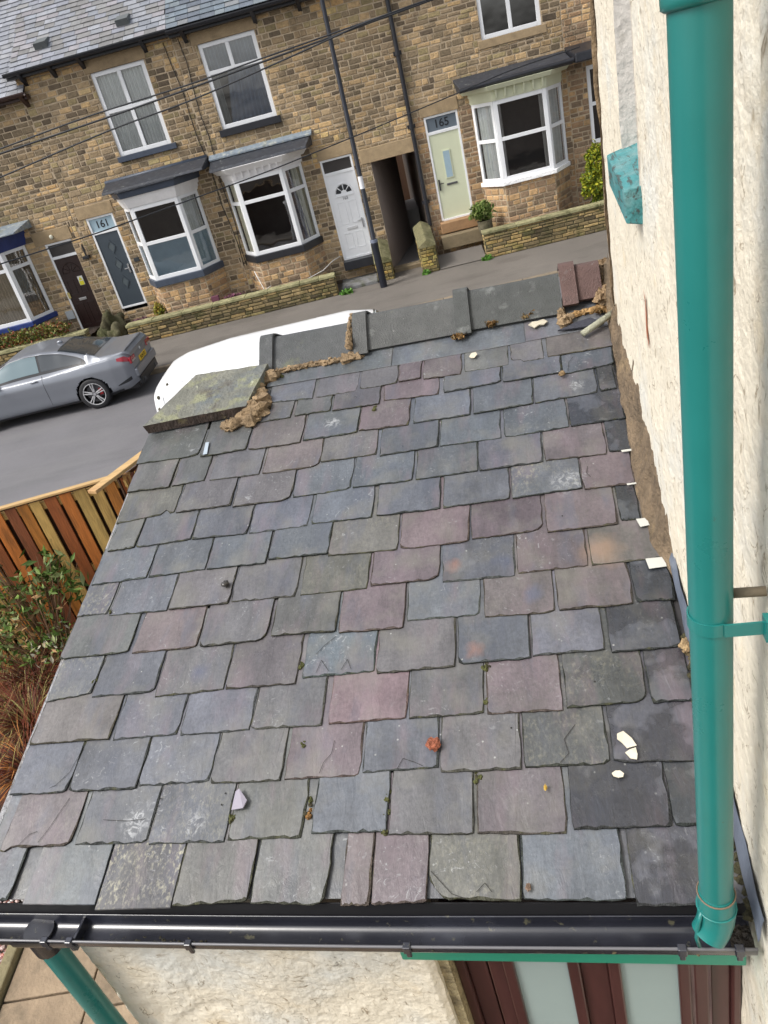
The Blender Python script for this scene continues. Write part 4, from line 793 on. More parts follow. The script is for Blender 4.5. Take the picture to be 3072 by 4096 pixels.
rubble('ridge_end_mortar', [(.31+.012*(i % 4), 3.48+.028*i, .036) for i in range(12)], seed=5, h=.05, col=(.25, .17, .095), flat=1.0)
rubble('verge_lump', [(-1.565, 3.38, .035), (-1.52, 3.35, .050), (-1.59, 3.32, .05), (-1.60, 3.26, .05), (-1.585, 3.20, .052), (-1.56, 3.14, .060), (-1.59, 3.10, .060), (-1.56, 3.05, .066), (-1.60, 3.03, .055), (-1.575, 2.985, .05), (-1.66, 2.985, .045), (-1.72, 2.975, .035), (-1.70, 2.955, .03)], seed=6, h=.028, flat=.7)
# flagstone capping the corner
S0 = [(-2.215, 3.025), (-1.60, 3.05), (-1.535, 3.40), (-1.99, 3.42)]
b = PB(); nseg = 12
lo = []; hi = []
for k in range(4):
    for i in range(nseg):
        t = i/nseg; q = S0[k]; r = S0[(k+1) % 4]; u = q[0]+(r[0]-q[0])*t; v = q[1]+(r[1]-q[1])*t+.005*noise.noise(Vector((u*30, k*5, 1)))
        hi.append(RP(u, v, .082+.004*noise.noise(Vector((u*9, v*9, 0))))); lo.append(RP(u+(.0 if k else .006), v+.004*noise.noise(Vector((u*40, 3, 0))), .024))
b.face(hi); n_ = len(hi)
for i in range(nseg, n_): j = (i+1) % n_; b.face([lo[i], lo[j], hi[j], hi[i]])
fs_ = b.build('flagstone_cap', M['slab'], porch)
b = PB()
for i in range(nseg): b.face([lo[i], lo[i+1], hi[i+1], hi[i]])
b.build('worn_edge', mat('damp stone edge', (.055, .038, .030), rough=.8, var=.5, vscale=9, bump=.9, bscale=40, stretch=(2, 2, .6), stain=[((.20, .17, .07), 12, .56, .68, .6), ((.22, .12, .06), 5, .62, .7, .5)]), fs_)
# mortar fillet up the house wall
def fil_u(v): # inner edge
    pts = [(1.70, .350), (1.80, .318), (1.90, .292), (1.98, .283), (2.17, .286), (2.56, .298), (2.79, .301), (2.98, .317), (3.45, .320), (3.7, .32)]
    for (a, x), (c, y) in zip(pts[:-1], pts[1:]):
        if a <= v <= c: return x+(y-x)*(v-a)/(c-a)
    return .35 if v < 1.7 else .32
def filw(v): return .15+.10*min(1, max(0, (v-1.7)/.35))*(1-.35*min(1, max(0, (v-2.6)/.6)))
b = PB()
def ff(a, c):
    v = 1.70+1.95*a; t = c
    u = fil_u(v)-.004+.006*noise.noise(Vector((v*9, 0, 4)))+(.372-fil_u(v))*t
    hh_ = .018+filw(v)*(t**1.35)*.9; nz = .016*noise.noise(Vector((v*11, t*3, 1)))+.007*noise.noise(Vector((v*38, t*9, 5)))
    return RP(u-nz*(.3+.7*t), v, hh_+nz+(0 if t > .05 else -.02))
b.grid(ff, 150, 10, lambda a, c: tuple(v*(1+.35*noise.noise(Vector((a*14, c*3, 0)))) for v in (.155, .112, .070)))
b.build('mortar_fillet', M['mortarb'], porch, smooth=True)
b = PB()
def fl(a, c):
    v = .50+1.24*a; z0_ = RP(0, v, 0)
    up = .03+.10*c*(1.0-.3*a)
    return (.352-.012*(1-c)-.006*noise.noise(Vector((v*8, c*2, 0))), z0_[1], z0_[2]+.01+up)
b.grid(fl, 60, 5); lf = b.build('lead_flashing', M['lead'], porch, smooth=True)
rubble('gutter_debris', [(.335+.006*(i % 3), .58+.03*i, .016) for i in range(30)], seed=9, col=(.05, .045, .02), h=.016)

# rainwater gutter along the eaves
GU0, GU1, GZ, GB, GF = -2.60, .345, 2.425, 1.296, 1.201
def gsec(n=10, r=0.0):
    c = (GB+GF)/2; ra = (GB-GF)/2-r
    o = []
    for i in range(n+1):
        a = math.pi+math.pi*i/n; x, y = math.cos(a), math.sin(a)
        o.append((c+ra*math.copysign(abs(x)**.62, x), GZ-(.050-r)*abs(y)**.55))
    return o
b = PB(); So, Si = gsec(), gsec(10, .004)
sag = lambda u: -.006*math.sin((u+1.7)*1.9)
nx = 30
for k in range(nx):
    a, c = GU0+(GU1-GU0)*k/nx, GU0+(GU1-GU0)*(k+1)/nx
    for i in range(10):
        b.face([(a, So[i][0], So[i][1]+sag(a)), (a, So[i+1][0], So[i+1][1]+sag(a)), (c, So[i+1][0], So[i+1][1]+sag(c)), (c, So[i][0], So[i][1]+sag(c))])
        b.face([(a, Si[i][0], Si[i][1]+sag(a)), (c, Si[i][0], Si[i][1]+sag(c)), (c, Si[i+1][0], Si[i+1][1]+sag(c)), (a, Si[i+1][0], Si[i+1][1]+sag(a))])
gut = b.build('gutter', M['gutter'], porch, smooth=True, weld=True)
b = PB(); b.tube([(GU0+(GU1-GU0)*i/30, GF+.001, GZ+.001+sag(GU0+(GU1-GU0)*i/30)) for i in range(31)], .0045, 8); b.build('gutter_lip', mat('worn gutter edge', (.13, .13, .14), rough=.28), gut, smooth=True)
b = PB(); b.tube([(GU0+(GU1-GU0)*i/30, GB-.002, GZ+sag(GU0+(GU1-GU0)*i/30)) for i in range(31)], .0035, 8); b.build('gutter_lip', M['gutter'], gut, smooth=True)
for u in (-1.33, -.615, .155, .30, -1.86, -1.765):
    b = PB(); z = GZ+sag(u)
    b.box(u-.012, u+.012, GF-.010, GF+.012, z-.020, z+.010); b.box(u-.008, u+.008, GF-.006, GF+.004, z-.045, z-.020); b.build('gutter_clip', M['gutter'], gut, bevel=.003)
b = PB(); Sc = gsec(10, -.005)
for a, c in ((-2.0, -1.76), ):
    for i in range(10):
        b.face([(a, Sc[i][0], Sc[i][1]), (a, Sc[i+1][0], Sc[i+1][1]), (c, Sc[i+1][0], Sc[i+1][1]), (c, Sc[i][0], Sc[i][1])])
b.tube([(-1.93, 1.255, 2.40), (-1.94, 1.262, 2.30)], .052, 20); b.box(-1.765, -1.757, GF, GB, GZ-.05, GZ-.008)
b.build('gutter_outlet', M['gutter'], gut, smooth=True, auto=40)
b = PB()
for i in range(46):
    u = rs.uniform(-1.62, -1.28) if i < 34 else rs.uniform(-.9, .2); t = rs.gauss(.0, .008); w = 1.232+t-.02*(u+1.4); zb = GZ-.050; b.blob(u, w, zb+abs(w-1.247)**2*14+.001, .006*rs.uniform(.5, 1.4), .003, .0025, 4, .4, (.05, .045, .025), seed=i, rot=rs.uniform(-.5, .5))
tag(b.build('gutter_silt', M['mortarb'], gut), kind='stuff')
b = PB(); b.grid(lambda a, c: (.285+.06*a, GF+.006+.092*c, GZ-.028+.012*noise.noise(Vector((a*5, c*9, 2)))), 14, 10); b.build('gutter_silt', M['moist'], gut, smooth=True)
b = PB(); b.box(-2.15, .345, 1.299, 1.304, 2.36, 2.478); b.build('eaves_shade_strip', mat('eaves shade black', (.008, .008, .010), rough=.6), porch)  # black strip stands in for the shadowed gap behind the gutter
# fascia, wall, door
b = PB(); b.box(-.70, .345, 1.3055, 1.321, 2.155, 2.44); b.build('fascia_board', M['greenf'], porch, bevel=.004)
b = PB()
def trowel(u, z):
    d = .010*noise.noise(Vector((u*3, z*3, 0)))
    q = noise.noise(Vector((u*5.5+2.2*noise.noise(Vector((u*3.5, z*3.5, 3))), z*6.5+2.2*noise.noise(Vector((u*3.5, z*3.5, 9))), 4)))
    q2 = noise.noise(Vector((u*13+1.5*q, z*15, 2))); return d+.005*q+.004*max(0, .25-abs(q2))+.0018*noise.noise(Vector((u*38, z*38, 7)))
UL, UR = -1.935, -.60
b.grid(lambda a, c: (UL+(UR-UL)*a, 1.322-trowel(UL+(UR-UL)*a, (.1+2.30*c))*1.5-.02*max(0, (.03-(UR-UL)*min(a, 1-a))/.03)*-1, (.1+2.30*c)), 220, 240)
b.grid(lambda a, c: (UL-.004*noise.noise(Vector((a*9, c*30, 0))), 1.34+1.9*a, (.1+2.30*c)), 20, 30)
b.grid(lambda a, c: (UR+.006*noise.noise(Vector((a*9, c*30, 0))), 1.322+.13*a, .1+2.30*c), 8, 60)
wl = b.build('wall', M['render'], porch, smooth=True, auto=60)
b = PB(); b.grid(lambda a, c: (-1.86+.012*noise.noise(Vector((c*7, 0, 0)))+.05*a, 1.302-trowel(-1.86+.05*a, .1+2.3*c)*1.5, .1+2.3*c), 5, 120); 
b = PB(); b.box(-.60, -.565, 1.345, 1.40, .1, 2.30, (.40, .33, .19)); b.build('door_jamb', M['mortarb'], porch)
b = PB()
for a, c, y in ((-.565, -.53, 1.39), (-.53, -.46, 1.41), (-.455, -.40, 1.405), (-.40, -.362, 1.385), (-.185, -.145, 1.385), (-.145, -.055, 1.40), (-.055, -.015, 1.385), (.162, .20, 1.385), (.21, .255, 1.39), (.262, .325, 1.41), (.325, .352, 1.385)):
    b.box(a, c, y, 1.44, .12, 2.30)
df = b.build('door_frame', M['brownf'], porch, bevel=.006)
for a, c in ((-.362, -.185), (-.015, .162)):
    b = PB(); b.box(a, c, 1.40, 1.425, .3, 2.25); b.build('glass_panel', M['panel'], df)
b = PB(); b.box(.20, .262, 1.392, 1.43, .12, 2.30); b.build('grained_mullion', mat('wood grain mullion', (.085, .05, .05), rough=.45, var=.6, vscale=4, stretch=(14, 2, 1.2), bump=.4, bscale=9), df)
# lower downpipe at the outer corner
b = PB(); b.tube([(-1.945, 1.262, 2.33), (-1.945, 1.262, .12)], .041, 24)
lp = b.build('downpipe', M['teal'], porch, smooth=True, auto=50)

# ================================================================== the cream house
hs_ = thing('cream_house', 'cream rendered house wall with peeling paint and a teal window sill at the right', 'house', (.5, 2.0, .1), A0)
def wall_u(w, z): return .355+.012*(z-3.9)*max(0, min(1, (w-2.2)/1.6))
def wn(w, z):
    q = noise.noise(Vector((w*3.0, z*1.1, 5))); r = noise.noise(Vector((w*11, z*4.5, 2)))
    return .010*q+.006*abs(r)+.0035*noise.noise(Vector((w*34, z*16, 8)))+.0015*noise.noise(Vector((w*90, z*60, 1)))
b = PB()
WN, WF, ZB, ZT = -.6, 3.80, .1, 6.2
ow0, ow1, oz0, oz1 = 2.70, 3.12, 4.10, 5.6              # window opening
def wallpatch(w0, w1, z0, z1, st=.0125):
    nu, nv = max(2, int((w1-w0)/st)), max(2, int((z1-z0)/(st*1.6)))
    b.grid(lambda a, c: (wall_u(w0+(w1-w0)*a, z0+(z1-z0)*c)-wn(w0+(w1-w0)*a, z0+(z1-z0)*c)+.004, w0+(w1-w0)*a, z0+(z1-z0)*c), nu, nv)
wallpatch(WN, .8, ZB, ZT, .05); wallpatch(.8, ow0, 1.6, 4.9, .012); wallpatch(.8, ow0, ZB, 1.6, .06); wallpatch(.8, ow0, 4.9, ZT, .05)
wallpatch(ow0, ow1, 2.4, oz0, .012); wallpatch(ow1, WF, 2.4, 4.95, .014); wallpatch(ow1, WF, 4.95, ZT, .05); wallpatch(ow0, ow1, oz1, ZT, .05); wallpatch(ow0, WF, ZB, 2.4, .06)
cw = b.build('wall', M['render'], hs_, smooth=True, auto=50)
b = PB()
fn = lambda z: .0
b.grid(lambda a, c: (wall_u(3.12, oz0+1.4*c)+.20*a-.004*noise.noise(Vector((a*8, c*12, 0))), ow1+.004*noise.noise(Vector((a*9, c*14, 3))), oz0+(oz1-oz0)*c), 10, 60)
b.grid(lambda a, c: (wall_u(2.70, oz0+1.4*c)+.20*a, ow0-.002, oz0+(oz1-oz0)*c), 4, 10); b.grid(lambda a, c: (.355+.2*a, ow0+.37*c, oz1), 2, 2)
b.build('window_reveal', mat('shaded cream reveal', (.52, .49, .45), rough=.7, var=.1, vscale=5, bump=.7, bscale=24, stain=[((.2, .18, .14), 16, .6, .72, .5)]), hs_, smooth=True, auto=50)  # wall cream greyed here, the shade of the reveal put into its colour
b = PB(); b.box(.50, .53, ow0, ow1, oz0, oz1); wf = b.build('window', M['upvc'], hs_)
b = PB()
b.hexa([(.307, 2.695, 4.013), (.40, 2.695, 3.99), (.40, 3.14, 4.05), (.307, 3.14, 4.068), (.305, 2.695, 4.118), (.50, 2.695, 4.135), (.50, 3.14, 4.218), (.305, 3.14, 4.176)])
b.build('window_sill', M['tealold'], hs_, bevel=.005)
b = PB(); b.grid(lambda a, c: (.345+.028*a+.018*noise.noise(Vector((c*22, a*5, 0)))+.008*noise.noise(Vector((c*60, a*5, 4)))+.012*(.1+6.1*c-3.9)*0, 3.805+.02*a, ZB+6.1*c), 3, 420)
b.grid(lambda a, c: (.37+4*a, 3.81, ZB+6.1*c), 4, 4); b.build('stone_corner', mat('rough stone corner', (.26, .19, .12), rough=.95, var=.5, vscale=9, bump=1, bscale=30), hs_)
b = PB(); pt = [(2.735, 3.78), (2.715, 3.76), (2.70, 3.735), (2.69, 3.69), (2.675, 3.64), (2.655, 3.60), (2.645, 3.585), (2.652, 3.62), (2.662, 3.66), (2.672, 3.70), (2.69, 3.745)]
b.face([(wall_u(*q)-wn(*q)-.0015, q[0], q[1]) for q in pt]); b.build('bare_brick_patch', mat('brick under paint', (.30, .12, .07), rough=.9, var=.4, vscale=20), cw)
b = PB(); b.face([(4.6, WN, ZB), (4.6, 3.81, ZB), (4.6, 3.81, ZT), (4.6, WN, ZT)]); b.face([(.36, WN, ZT), (4.6, WN, ZT), (4.6, 3.81, ZT), (.36, 3.81, ZT)]); b.face([(.36, WN, ZB), (4.6, WN, ZB), (4.6, WN, ZT), (.36, WN, ZT)]); b.build('rear_walls', M['render'], hs_)
# the big rainwater pipe
PU, PW = .2475, 1.222
b = PB(); b.tube([(PU, PW, 2.62), (PU, PW, 4.60)], .0405, 40)
pipe = b.build('downpipe', M['teal'], hs_, smooth=True, auto=50)
b = PB(); b.tube([(PU, PW, 4.588), (PU, PW, 4.592), (PU, PW, 4.60), (PU, PW, 4.72)], [.043, .048, .0485, .0485], 40); b.tube([(PU, PW, 4.72), (PU, PW, 6.4)], .0405, 32); b.build('pipe_socket', M['teal'], pipe, smooth=True, auto=50)
b = PB()
def loopz(z, a0, a1, r, h, n=30, tilt=0.):
    for i in range(n):
        p, q = a0+(a1-a0)*i/n, a0+(a1-a0)*(i+1)/n
        f = lambda a, rr, zz_: (PU+rr*math.cos(a), PW+rr*math.sin(a), zz_+tilt*math.cos(a))
        b.face([f(p, r, z), f(q, r, z), f(q, r, z+h), f(p, r, z+h)]); b.face([f(p, r-.003, z+h), f(p, r, z+h), f(q, r, z+h), f(q, r-.003, z+h)]); b.face([f(p, r, z), f(p, r-.003, z), f(q, r-.003, z), f(q, r, z)])
loopz(3.545, rad(100), rad(290), .0445, .030)
b.box(PU+.015, .345, PW-.0445, PW-.0405, 3.545, 3.575); b.box(.333, .345, PW-.058, PW-.028, 3.536, 3.584)
b.build('pipe_bracket', M['teal'], pipe, weld=True)
b = PB(); b.tube([(PU+.03, PW+.02, 3.60), (.35, PW+.01, 3.605)], .010, 10); b.build('bracket_peg', mat('rusty peg', (.16, .13, .09), rough=.8, var=.4, vscale=20), pipe, smooth=True)
b = PB(); b.tube([(PU, PW, 2.66), (PU, PW, 2.645), (PU, PW, 2.60), (PU, PW-.002, 2.575), (PU-.004, PW-.006, 2.545), (PU-.012, PW-.012, 2.52), (PU-.025, PW-.02, 2.50)], [.042, .046, .0465, .0465, .046, .0455, .045], 32)
sh = b.build('pipe_shoe', M['teal'], pipe, smooth=True, auto=60)
b = PB(); b.tube([(PU+.0455*math.cos(i*.2618), PW+.0455*math.sin(i*.2618), 2.655) for i in range(25)], .0022, 6); b.build('sealing_ring', mat('rusty ring', (.17, .12, .08), rough=.6), sh, smooth=True)
b = PB(); b.tube([(PU+.0475*math.cos(i*.2618), PW+.0475*math.sin(i*.2618), 2.598) for i in range(25)], .0028, 6); b.build('shoe_rib', M['teal'], sh, smooth=True)
b = PB(); b.tube([(PU-.040, PW-.020, 2.60), (PU-.050, PW-.03, 2.57), (PU-.056, PW-.03, 2.50), (PU-.05, PW-.03, 2.46)], .006, 6); b.build('shoe_rib', M['teal'], sh, smooth=True)

# ================================================================== garden walls, steps and beds across the road
def stonewall(name, label, x0, x1, y0, y1, z0, z1, cope=.07, mode=None, cat='wall', grp=None, cc=(.30, .28, .15), slope=0):
    H = thing(name, label, cat, ((x0+x1)/2, (y0+y1)/2, z0), 0, grp)
    st, mo = MB(), MB()
    def pal(s, z): return 'mix'
    P, L = frameP((x0, y0), (x1, y0)); masonry(st, mo, P, L, z0, z1-cope, [], course=.075, wmin=.14, wmax=.42, proud=.022, joint=.007)
    for a, c in (((x1, y0), (x1, y1)), ((x0, y1), (x0, y0))):
        P, L = frameP(a, c); masonry(st, mo, P, L, z0, z1-cope, [], course=.075, proud=.016, joint=.007)
    for i in range(len(mo.c)): mo.c[i] = (.085, .078, .045)
    mo.face([(x0, y1, z0), (x1, y1, z0), (x1, y1, z1-cope), (x0, y1, z1-cope)], (.1, .09, .05)); mo.face([(x0, y0, z1-cope), (x1, y0, z1-cope), (x1, y1, z1-cope), (x0, y1, z1-cope)], (.1, .09, .05))
    w = mo.build('wall_core', M['moss'], H)
    for i in range(len(st.c)): st.c[i] = tuple(q*k for q, k in zip(st.c[i], (.72, .74, .62)))
    st.build('stonework', M['moss'], H)
    if cope:
        b = MB(); x = x0-.03
        while x < x1+.03:
            w_ = min(R2.uniform(.5, .9), x1+.03-x); k = R2.uniform(.85, 1.15); q = R2.uniform(-.008, .008)
            b.box(x+.004, x+w_-.004, y0-.035+q, y1+.03, z1-cope+q*.3, z1+q*.4, tuple(v*k for v in cc)); x += w_
        b.build('coping', M['moss'], H, bevel=.012)
    return H
WG = 'low mossy stone garden walls'
for i in range(1): pass
stonewall('garden_wall', 'long low mossy stone garden wall in front of the two bays of houses 161 and 163', -7.25, -1.62, 19.75, 20.02, .13, .67, grp=WG)
stonewall('garden_wall', 'low mossy stone garden wall under the bay of house 165', 2.30, 6.2, 19.72, 19.98, .13, .80, grp=WG)
stonewall('garden_wall', 'low stone garden wall below the red and green hedge behind the grey car', -13.0, -8.35, 19.72, 19.98, .13, .80, grp=WG)
def pent(name, label, x0, x1, y0, y1, z0, zf, zb, cat='wall'):
    H = thing(name, label, cat, ((x0+x1)/2, y0, z0), 0, WG)
    st, mo = MB(), MB(); P, L = frameP((x0, y0), (x1, y0)); masonry(st, mo, P, L, z0, zf, [], course=.085, wmin=.10, wmax=.24, proud=.02, joint=.006)
    for a, c in (((x1, y0), (x1, y1)), ((x0, y1), (x0, y0))):
        P, L = frameP(a, c); masonry(st, mo, P, L, z0, zf, [], course=.085, proud=.018, joint=.007)
    mo.box(x0+.004, x1-.004, y0+.004, y1, z0, zf)
    for i in range(len(mo.c)): mo.c[i] = (.085, .078, .045)
    for i in range(len(st.c)): st.c[i] = tuple(q*k for q, k in zip(st.c[i], (.72, .76, .5)))
    st.build('stonework', M['moss'], H); mo.build('wall_core', M['moss'], H)
    b = MB(); e = .03; xm = (x0+x1)/2; n = 8
    b.grid(lambda a, c: ((x0-e)+(x1-x0+2*e)*c, y0-e+(y1-y0)*a, zf+(zb-zf)*a+.13*(1-abs(2*c-1))+.015*noise.noise(Vector((a*6, c*5, x0)))), 12, 8, (.19, .175, .09))
    b.face([(x0-e, y0-e, zf-.03), (x1+e, y0-e, zf-.03), (x1+e, y0-e, zf), (xm, y0-e, zf+.13), (x0-e, y0-e, zf)], (.25, .225, .12))
    b.face([(x0-e, y0-e, zf-.03), (x0-e, y0-e, zf), (x0-e, y1, zb), (x0-e, y1, zb-.1)], (.19, .175, .09)); b.face([(x1+e, y0-e, zf-.03), (x1+e, y1, zb-.1), (x1+e, y1, zb), (x1+e, y0-e, zf)], (.19, .175, .09))
    b.build('coping', M['moss'], H)
pent('garden_wall', 'mossy stone pier wall with a sloping pointed coping right of the passage', .66, 1.05, 19.75, YF-.02, .13, .80, 1.10)
pent('garden_wall', 'short mossy stone pier wall between the black post and the passage', -.52, -.12, 20.05, YF-.02, .13, .62, .95)
b = MB(); b.blob(-7.86, 20.55, .40, .30, .50, .48, 18, .5, (.07, .062, .032), seed=3); b.blob(-7.66, 20.05, .34, .26, .25, .30, 16, .5, (.10, .09, .05), seed=8); b.blob(-8.0, 20.0, .34, .2, .25, .26, 14, .5, (.07, .07, .03), seed=11)
o = b.build('boulder', M['moss'], W=T(-7.86, 20.3, .13), smooth=True); tag(o, 'mossy rocky mound between the brown door and the blue door', 'rock')
b = MB()
for x0, x1, z in ((-7.25, -1.65, .50), (2.35, 6.1, .60), (-13, -8.35, .60)):
    b.grid(lambda a, c: (x0+(x1-x0)*a, 19.98+1.03*c, z+.05*noise.noise(Vector((a*20, c*4, 0)))), 60, 8)
tag(b.build('garden_soil', M['soil']), kind='structure')
b = MB(); b.grid(lambda a, c: (1.08+1.2*a, 19.75+.65*c, .15+.22*c), 4, 4, (.1, .1, .1)); tag(b.build('entrance_ramp', M['pave']), kind='structure')
b = MB(); b.box(-1.52, -.55, 20.0, YF, .12, .22, (.2, .2, .2)); tag(b.build('entrance_slab', M['moss'], bevel=.02), kind='structure')

# ------------------------------------------------------------------ leaves and plants
def leaves(b, cx, cy, cz, rx, ry, rz, n, size, cols, r, elong=1.7, shell=.35, up=0):
    for i in range(n):
        while True:
            p = Vector((r.uniform(-1, 1), r.uniform(-1, 1), r.uniform(-1, 1)))
            if shell < p.length < 1: break
        nn = .75+.5*noise.noise(p*2.1+Vector((cx, cy, 0)))
        q = Vector((cx+p.x*rx*nn, cy+p.y*ry*nn, cz+p.z*rz*nn))
        d = Vector((r.gauss(0, 1), r.gauss(0, 1), r.gauss(0, 1)+up)).normalized(); e = d.cross(Vector((r.gauss(0, 1), r.gauss(0, 1), r.gauss(0, 1)))).normalized()
        s = size*r.uniform(.6, 1.4); k = r.uniform(.7, 1.3); c = cols[r.randrange(len(cols))]; c = tuple(v*k for v in c)
        f = d.cross(e)*s*.12
        b.face([q-d*s*elong*.5, q+e*s*.42+f, q+d*s*elong*.5, q-e*s*.42+f], c)
def plant(name, label, cat, x, y, z0, parts, seed, grp=None, stems=6, stemc=(.07, .05, .03)):
    H = thing(name, label, cat, (x, y, z0), 0, grp); r = random.Random(seed); b = MB()
    for q in parts: leaves(b, x+q[0], y+q[1], z0+q[2], q[3], q[4], q[5], q[6], q[7], q[8], r, *q[9:])
    b.build('foliage', M['leaf'], H)
    b = MB()
    for i in range(stems):
        q = parts[r.randrange(len(parts))]; t = Vector((x+q[0]+r.uniform(-.7, .7)*q[3], y+q[1]+r.uniform(-.7, .7)*q[4], z0+q[2]+r.uniform(0, .8)*q[5]))
        m_ = Vector((x+r.uniform(-.05, .05), y+r.uniform(-.05, .05), z0)); b.tube([m_, (m_+t)/2+Vector((r.uniform(-.05, .05), r.uniform(-.05, .05), .03)), t], [.012, .008, .003], 5, stemc)
    b.build('stem', M['leaf'], H)
    return H
YG = [(.26, .27, .015), (.34, .33, .02), (.15, .19, .015), (.08, .13, .015), (.22, .26, .02)]
plant('shrub', 'bright yellow green conifer shrub at the right beside the bay of house 165', 'shrub', 5.35, 20.3, .6,
      [(.05, 0, 1.1, .38, .34, .50, 1500, .055, YG, 1.5, .5), (-.10, -.05, .60, .42, .36, .42, 1500, .055, YG, 1.5, .5), (.1, 0, .25, .36, .3, .3, 700, .05, YG[2:], 1.5, .5)], 5)
GR = [(.10, .16, .03), (.16, .22, .05), (.07, .11, .02), (.22, .26, .08)]
pp = thing('potted_plant', 'bushy green plant in a stone pot on the step beside the pale green door', 'plant pot', (2.45, 20.35, .60))
b = MB(); prof = [(.10, .60), (.15, .64), (.19, .78), (.185, .92), (.20, .96), (.17, .96)]
b.grid(lambda a, c: (2.45+prof[round(c*5)][0]*math.cos(a*6.2832), 20.35+prof[round(c*5)][0]*math.sin(a*6.2832), prof[round(c*5)][1]), 20, 5, (.16, .14, .09)); b.build('pot', M['moss'], pp, smooth=True, auto=50)
b = MB(); r_ = random.Random(8); leaves(b, 2.42, 20.33, 1.20, .36, .3, .26, 800, .055, GR, r_, 2.4, .2, .6); b.build('foliage', M['leaf'], pp)
HE = [(.10, .14, .02), (.14, .17, .03), (.22, .06, .03), (.28, .12, .04), (.07, .10, .02), (.30, .26, .08)]
plant('hedge', 'loose red and green hedge spilling over the wall under the blue bay', 'hedge', -10.2, 20.1, .65,
      [(-1.6+.45*i, -.12+.06*(i % 2), .30, .38, .32, .30, 420, .055, HE, 1.4, .3) for i in range(7)], 6, stems=14)
HP = [(.16, .05, .09), (.20, .07, .12), (.10, .04, .05), (.24, .12, .15)]
PG = 'purple heathers in the front beds'
plant('heather', 'purple heather in the bed below the right of the frosted bay', 'plant', -4.35, 20.12, .52, [(0, 0, .10, .42, .16, .14, 620, .035, HP, 2.2, .2, .6)], 7, PG)
plant('heather', 'small purple heather in front of the slate blue door', 'plant', -6.95, 20.15, .52, [(0, 0, .08, .34, .15, .12, 420, .035, HP, 2.2, .2, .6)], 9, PG)
plant('heather', 'long purple heather strip below the black silled bay', 'plant', -2.7, 20.1, .50, [(-.4, 0, .06, .5, .13, .09, 520, .03, HP, 2.2, .2, .6), (.4, .05, .06, .45, .12, .09, 420, .03, HP, 2.2, .2, .6)], 10, PG)
plant('shrub', 'low yellow green shrub at the foot of the frosted bay beside the blue door', 'shrub', -6.45, 20.35, .50, [(0, 0, .22, .20, .18, .26, 520, .045, [(.28, .27, .03), (.18, .20, .04), (.35, .22, .04)], 1.8, .3)], 12)
WD = 'weeds at the foot of the garden walls'
LG = [(.10, .26, .03), (.14, .30, .05), (.08, .18, .03)]
for lab, x, y, s in (('bright green weed at the wall corner beside the entrance ramp', 2.28, 19.62, .17), ('green weed at the foot of the pier right of the passage', .70, 19.66, .13),
                     ('wide green weed patch at the kerb end of the long wall', -1.40, 19.68, .24)):
    plant('weed', lab, 'weed', x, y, .13, [(0, 0, .04, s, s*.7, .10, 220, .05, LG, 1.6, .1, .5)], int(x*10)+50, WD, stems=3)
b = MB(); b.box(-4.92, -4.72, 20.02, 20.12, .56, .80, (.13, .04, .07)); tag(b.build('planter_box', M['plain'], W=T(-4.82, 20.07, .56), bevel=.01), 'small dark purple box standing in the bed below the frosted bay', 'box')
b = MB(); pts = [(-3.62, 20.1, 1.15), (-3.50, 20.08, .62), (-3.38, 20.02, .58), (-3.45, 20.0, .66), (-3.30, 20.03, .72), (-3.36, 20.05, .60), (-3.0, 20.1, .60), (-2.4, 20.15, .62), (-1.9, 20.3, .72), (-1.62, 20.6, .84), (-1.42, 20.85, .86)]
b.tube(pts, .012, 6, (.62, .60, .56)); tag(b.build('loose_cable', M['plain'], W=T(-3.5, 20.1, .6), smooth=True), 'pale loose cable looped in the bed between the two bays', 'cable')
b = MB(); b.box(-8.02, -7.80, 19.93, 19.96, .95, 1.18, (.42, .45, .47)); tag(b.build('meter_box', M['plain'], W=T(-7.9, 19.95, .95), bevel=.01), 'small grey box on the wall above the grey car', 'box')
bpy.data.objects['meter_box'].location.x -= 1.15; bpy.data.objects['meter_box'].location.y += 1.02

# ------------------------------------------------------------------ lamp post
lp_ = thing('lamp_post', 'tall black street post with a white band in front of the white door', 'street post', (-.42, 19.45, .13))
b = MB(); b.tube([(-.42, 19.45, .13), (-.415, 19.45, 1.20), (-.412, 19.45, 1.26), (-.41, 19.45, 1.30), (-.33, 19.45, 7.6)], [.092, .090, .085, .058, .046], 20); b.build('pole', M['post'], lp_, smooth=True, auto=50)
b = MB(); b.tube([(-.4115, 19.45, 1.24), (-.4105, 19.45, 1.31)], .094, 20, (.16, .18, .24)); b.build('pole_collar', M['plain'], lp_, smooth=True, auto=50)
b = MB(); b.tube([(-.397, 19.45, 2.50), (-.393, 19.45, 2.78)], .0585, 20, (.78, .78, .80)); b.build('white_band', M['plain'], lp_, smooth=True, auto=50)

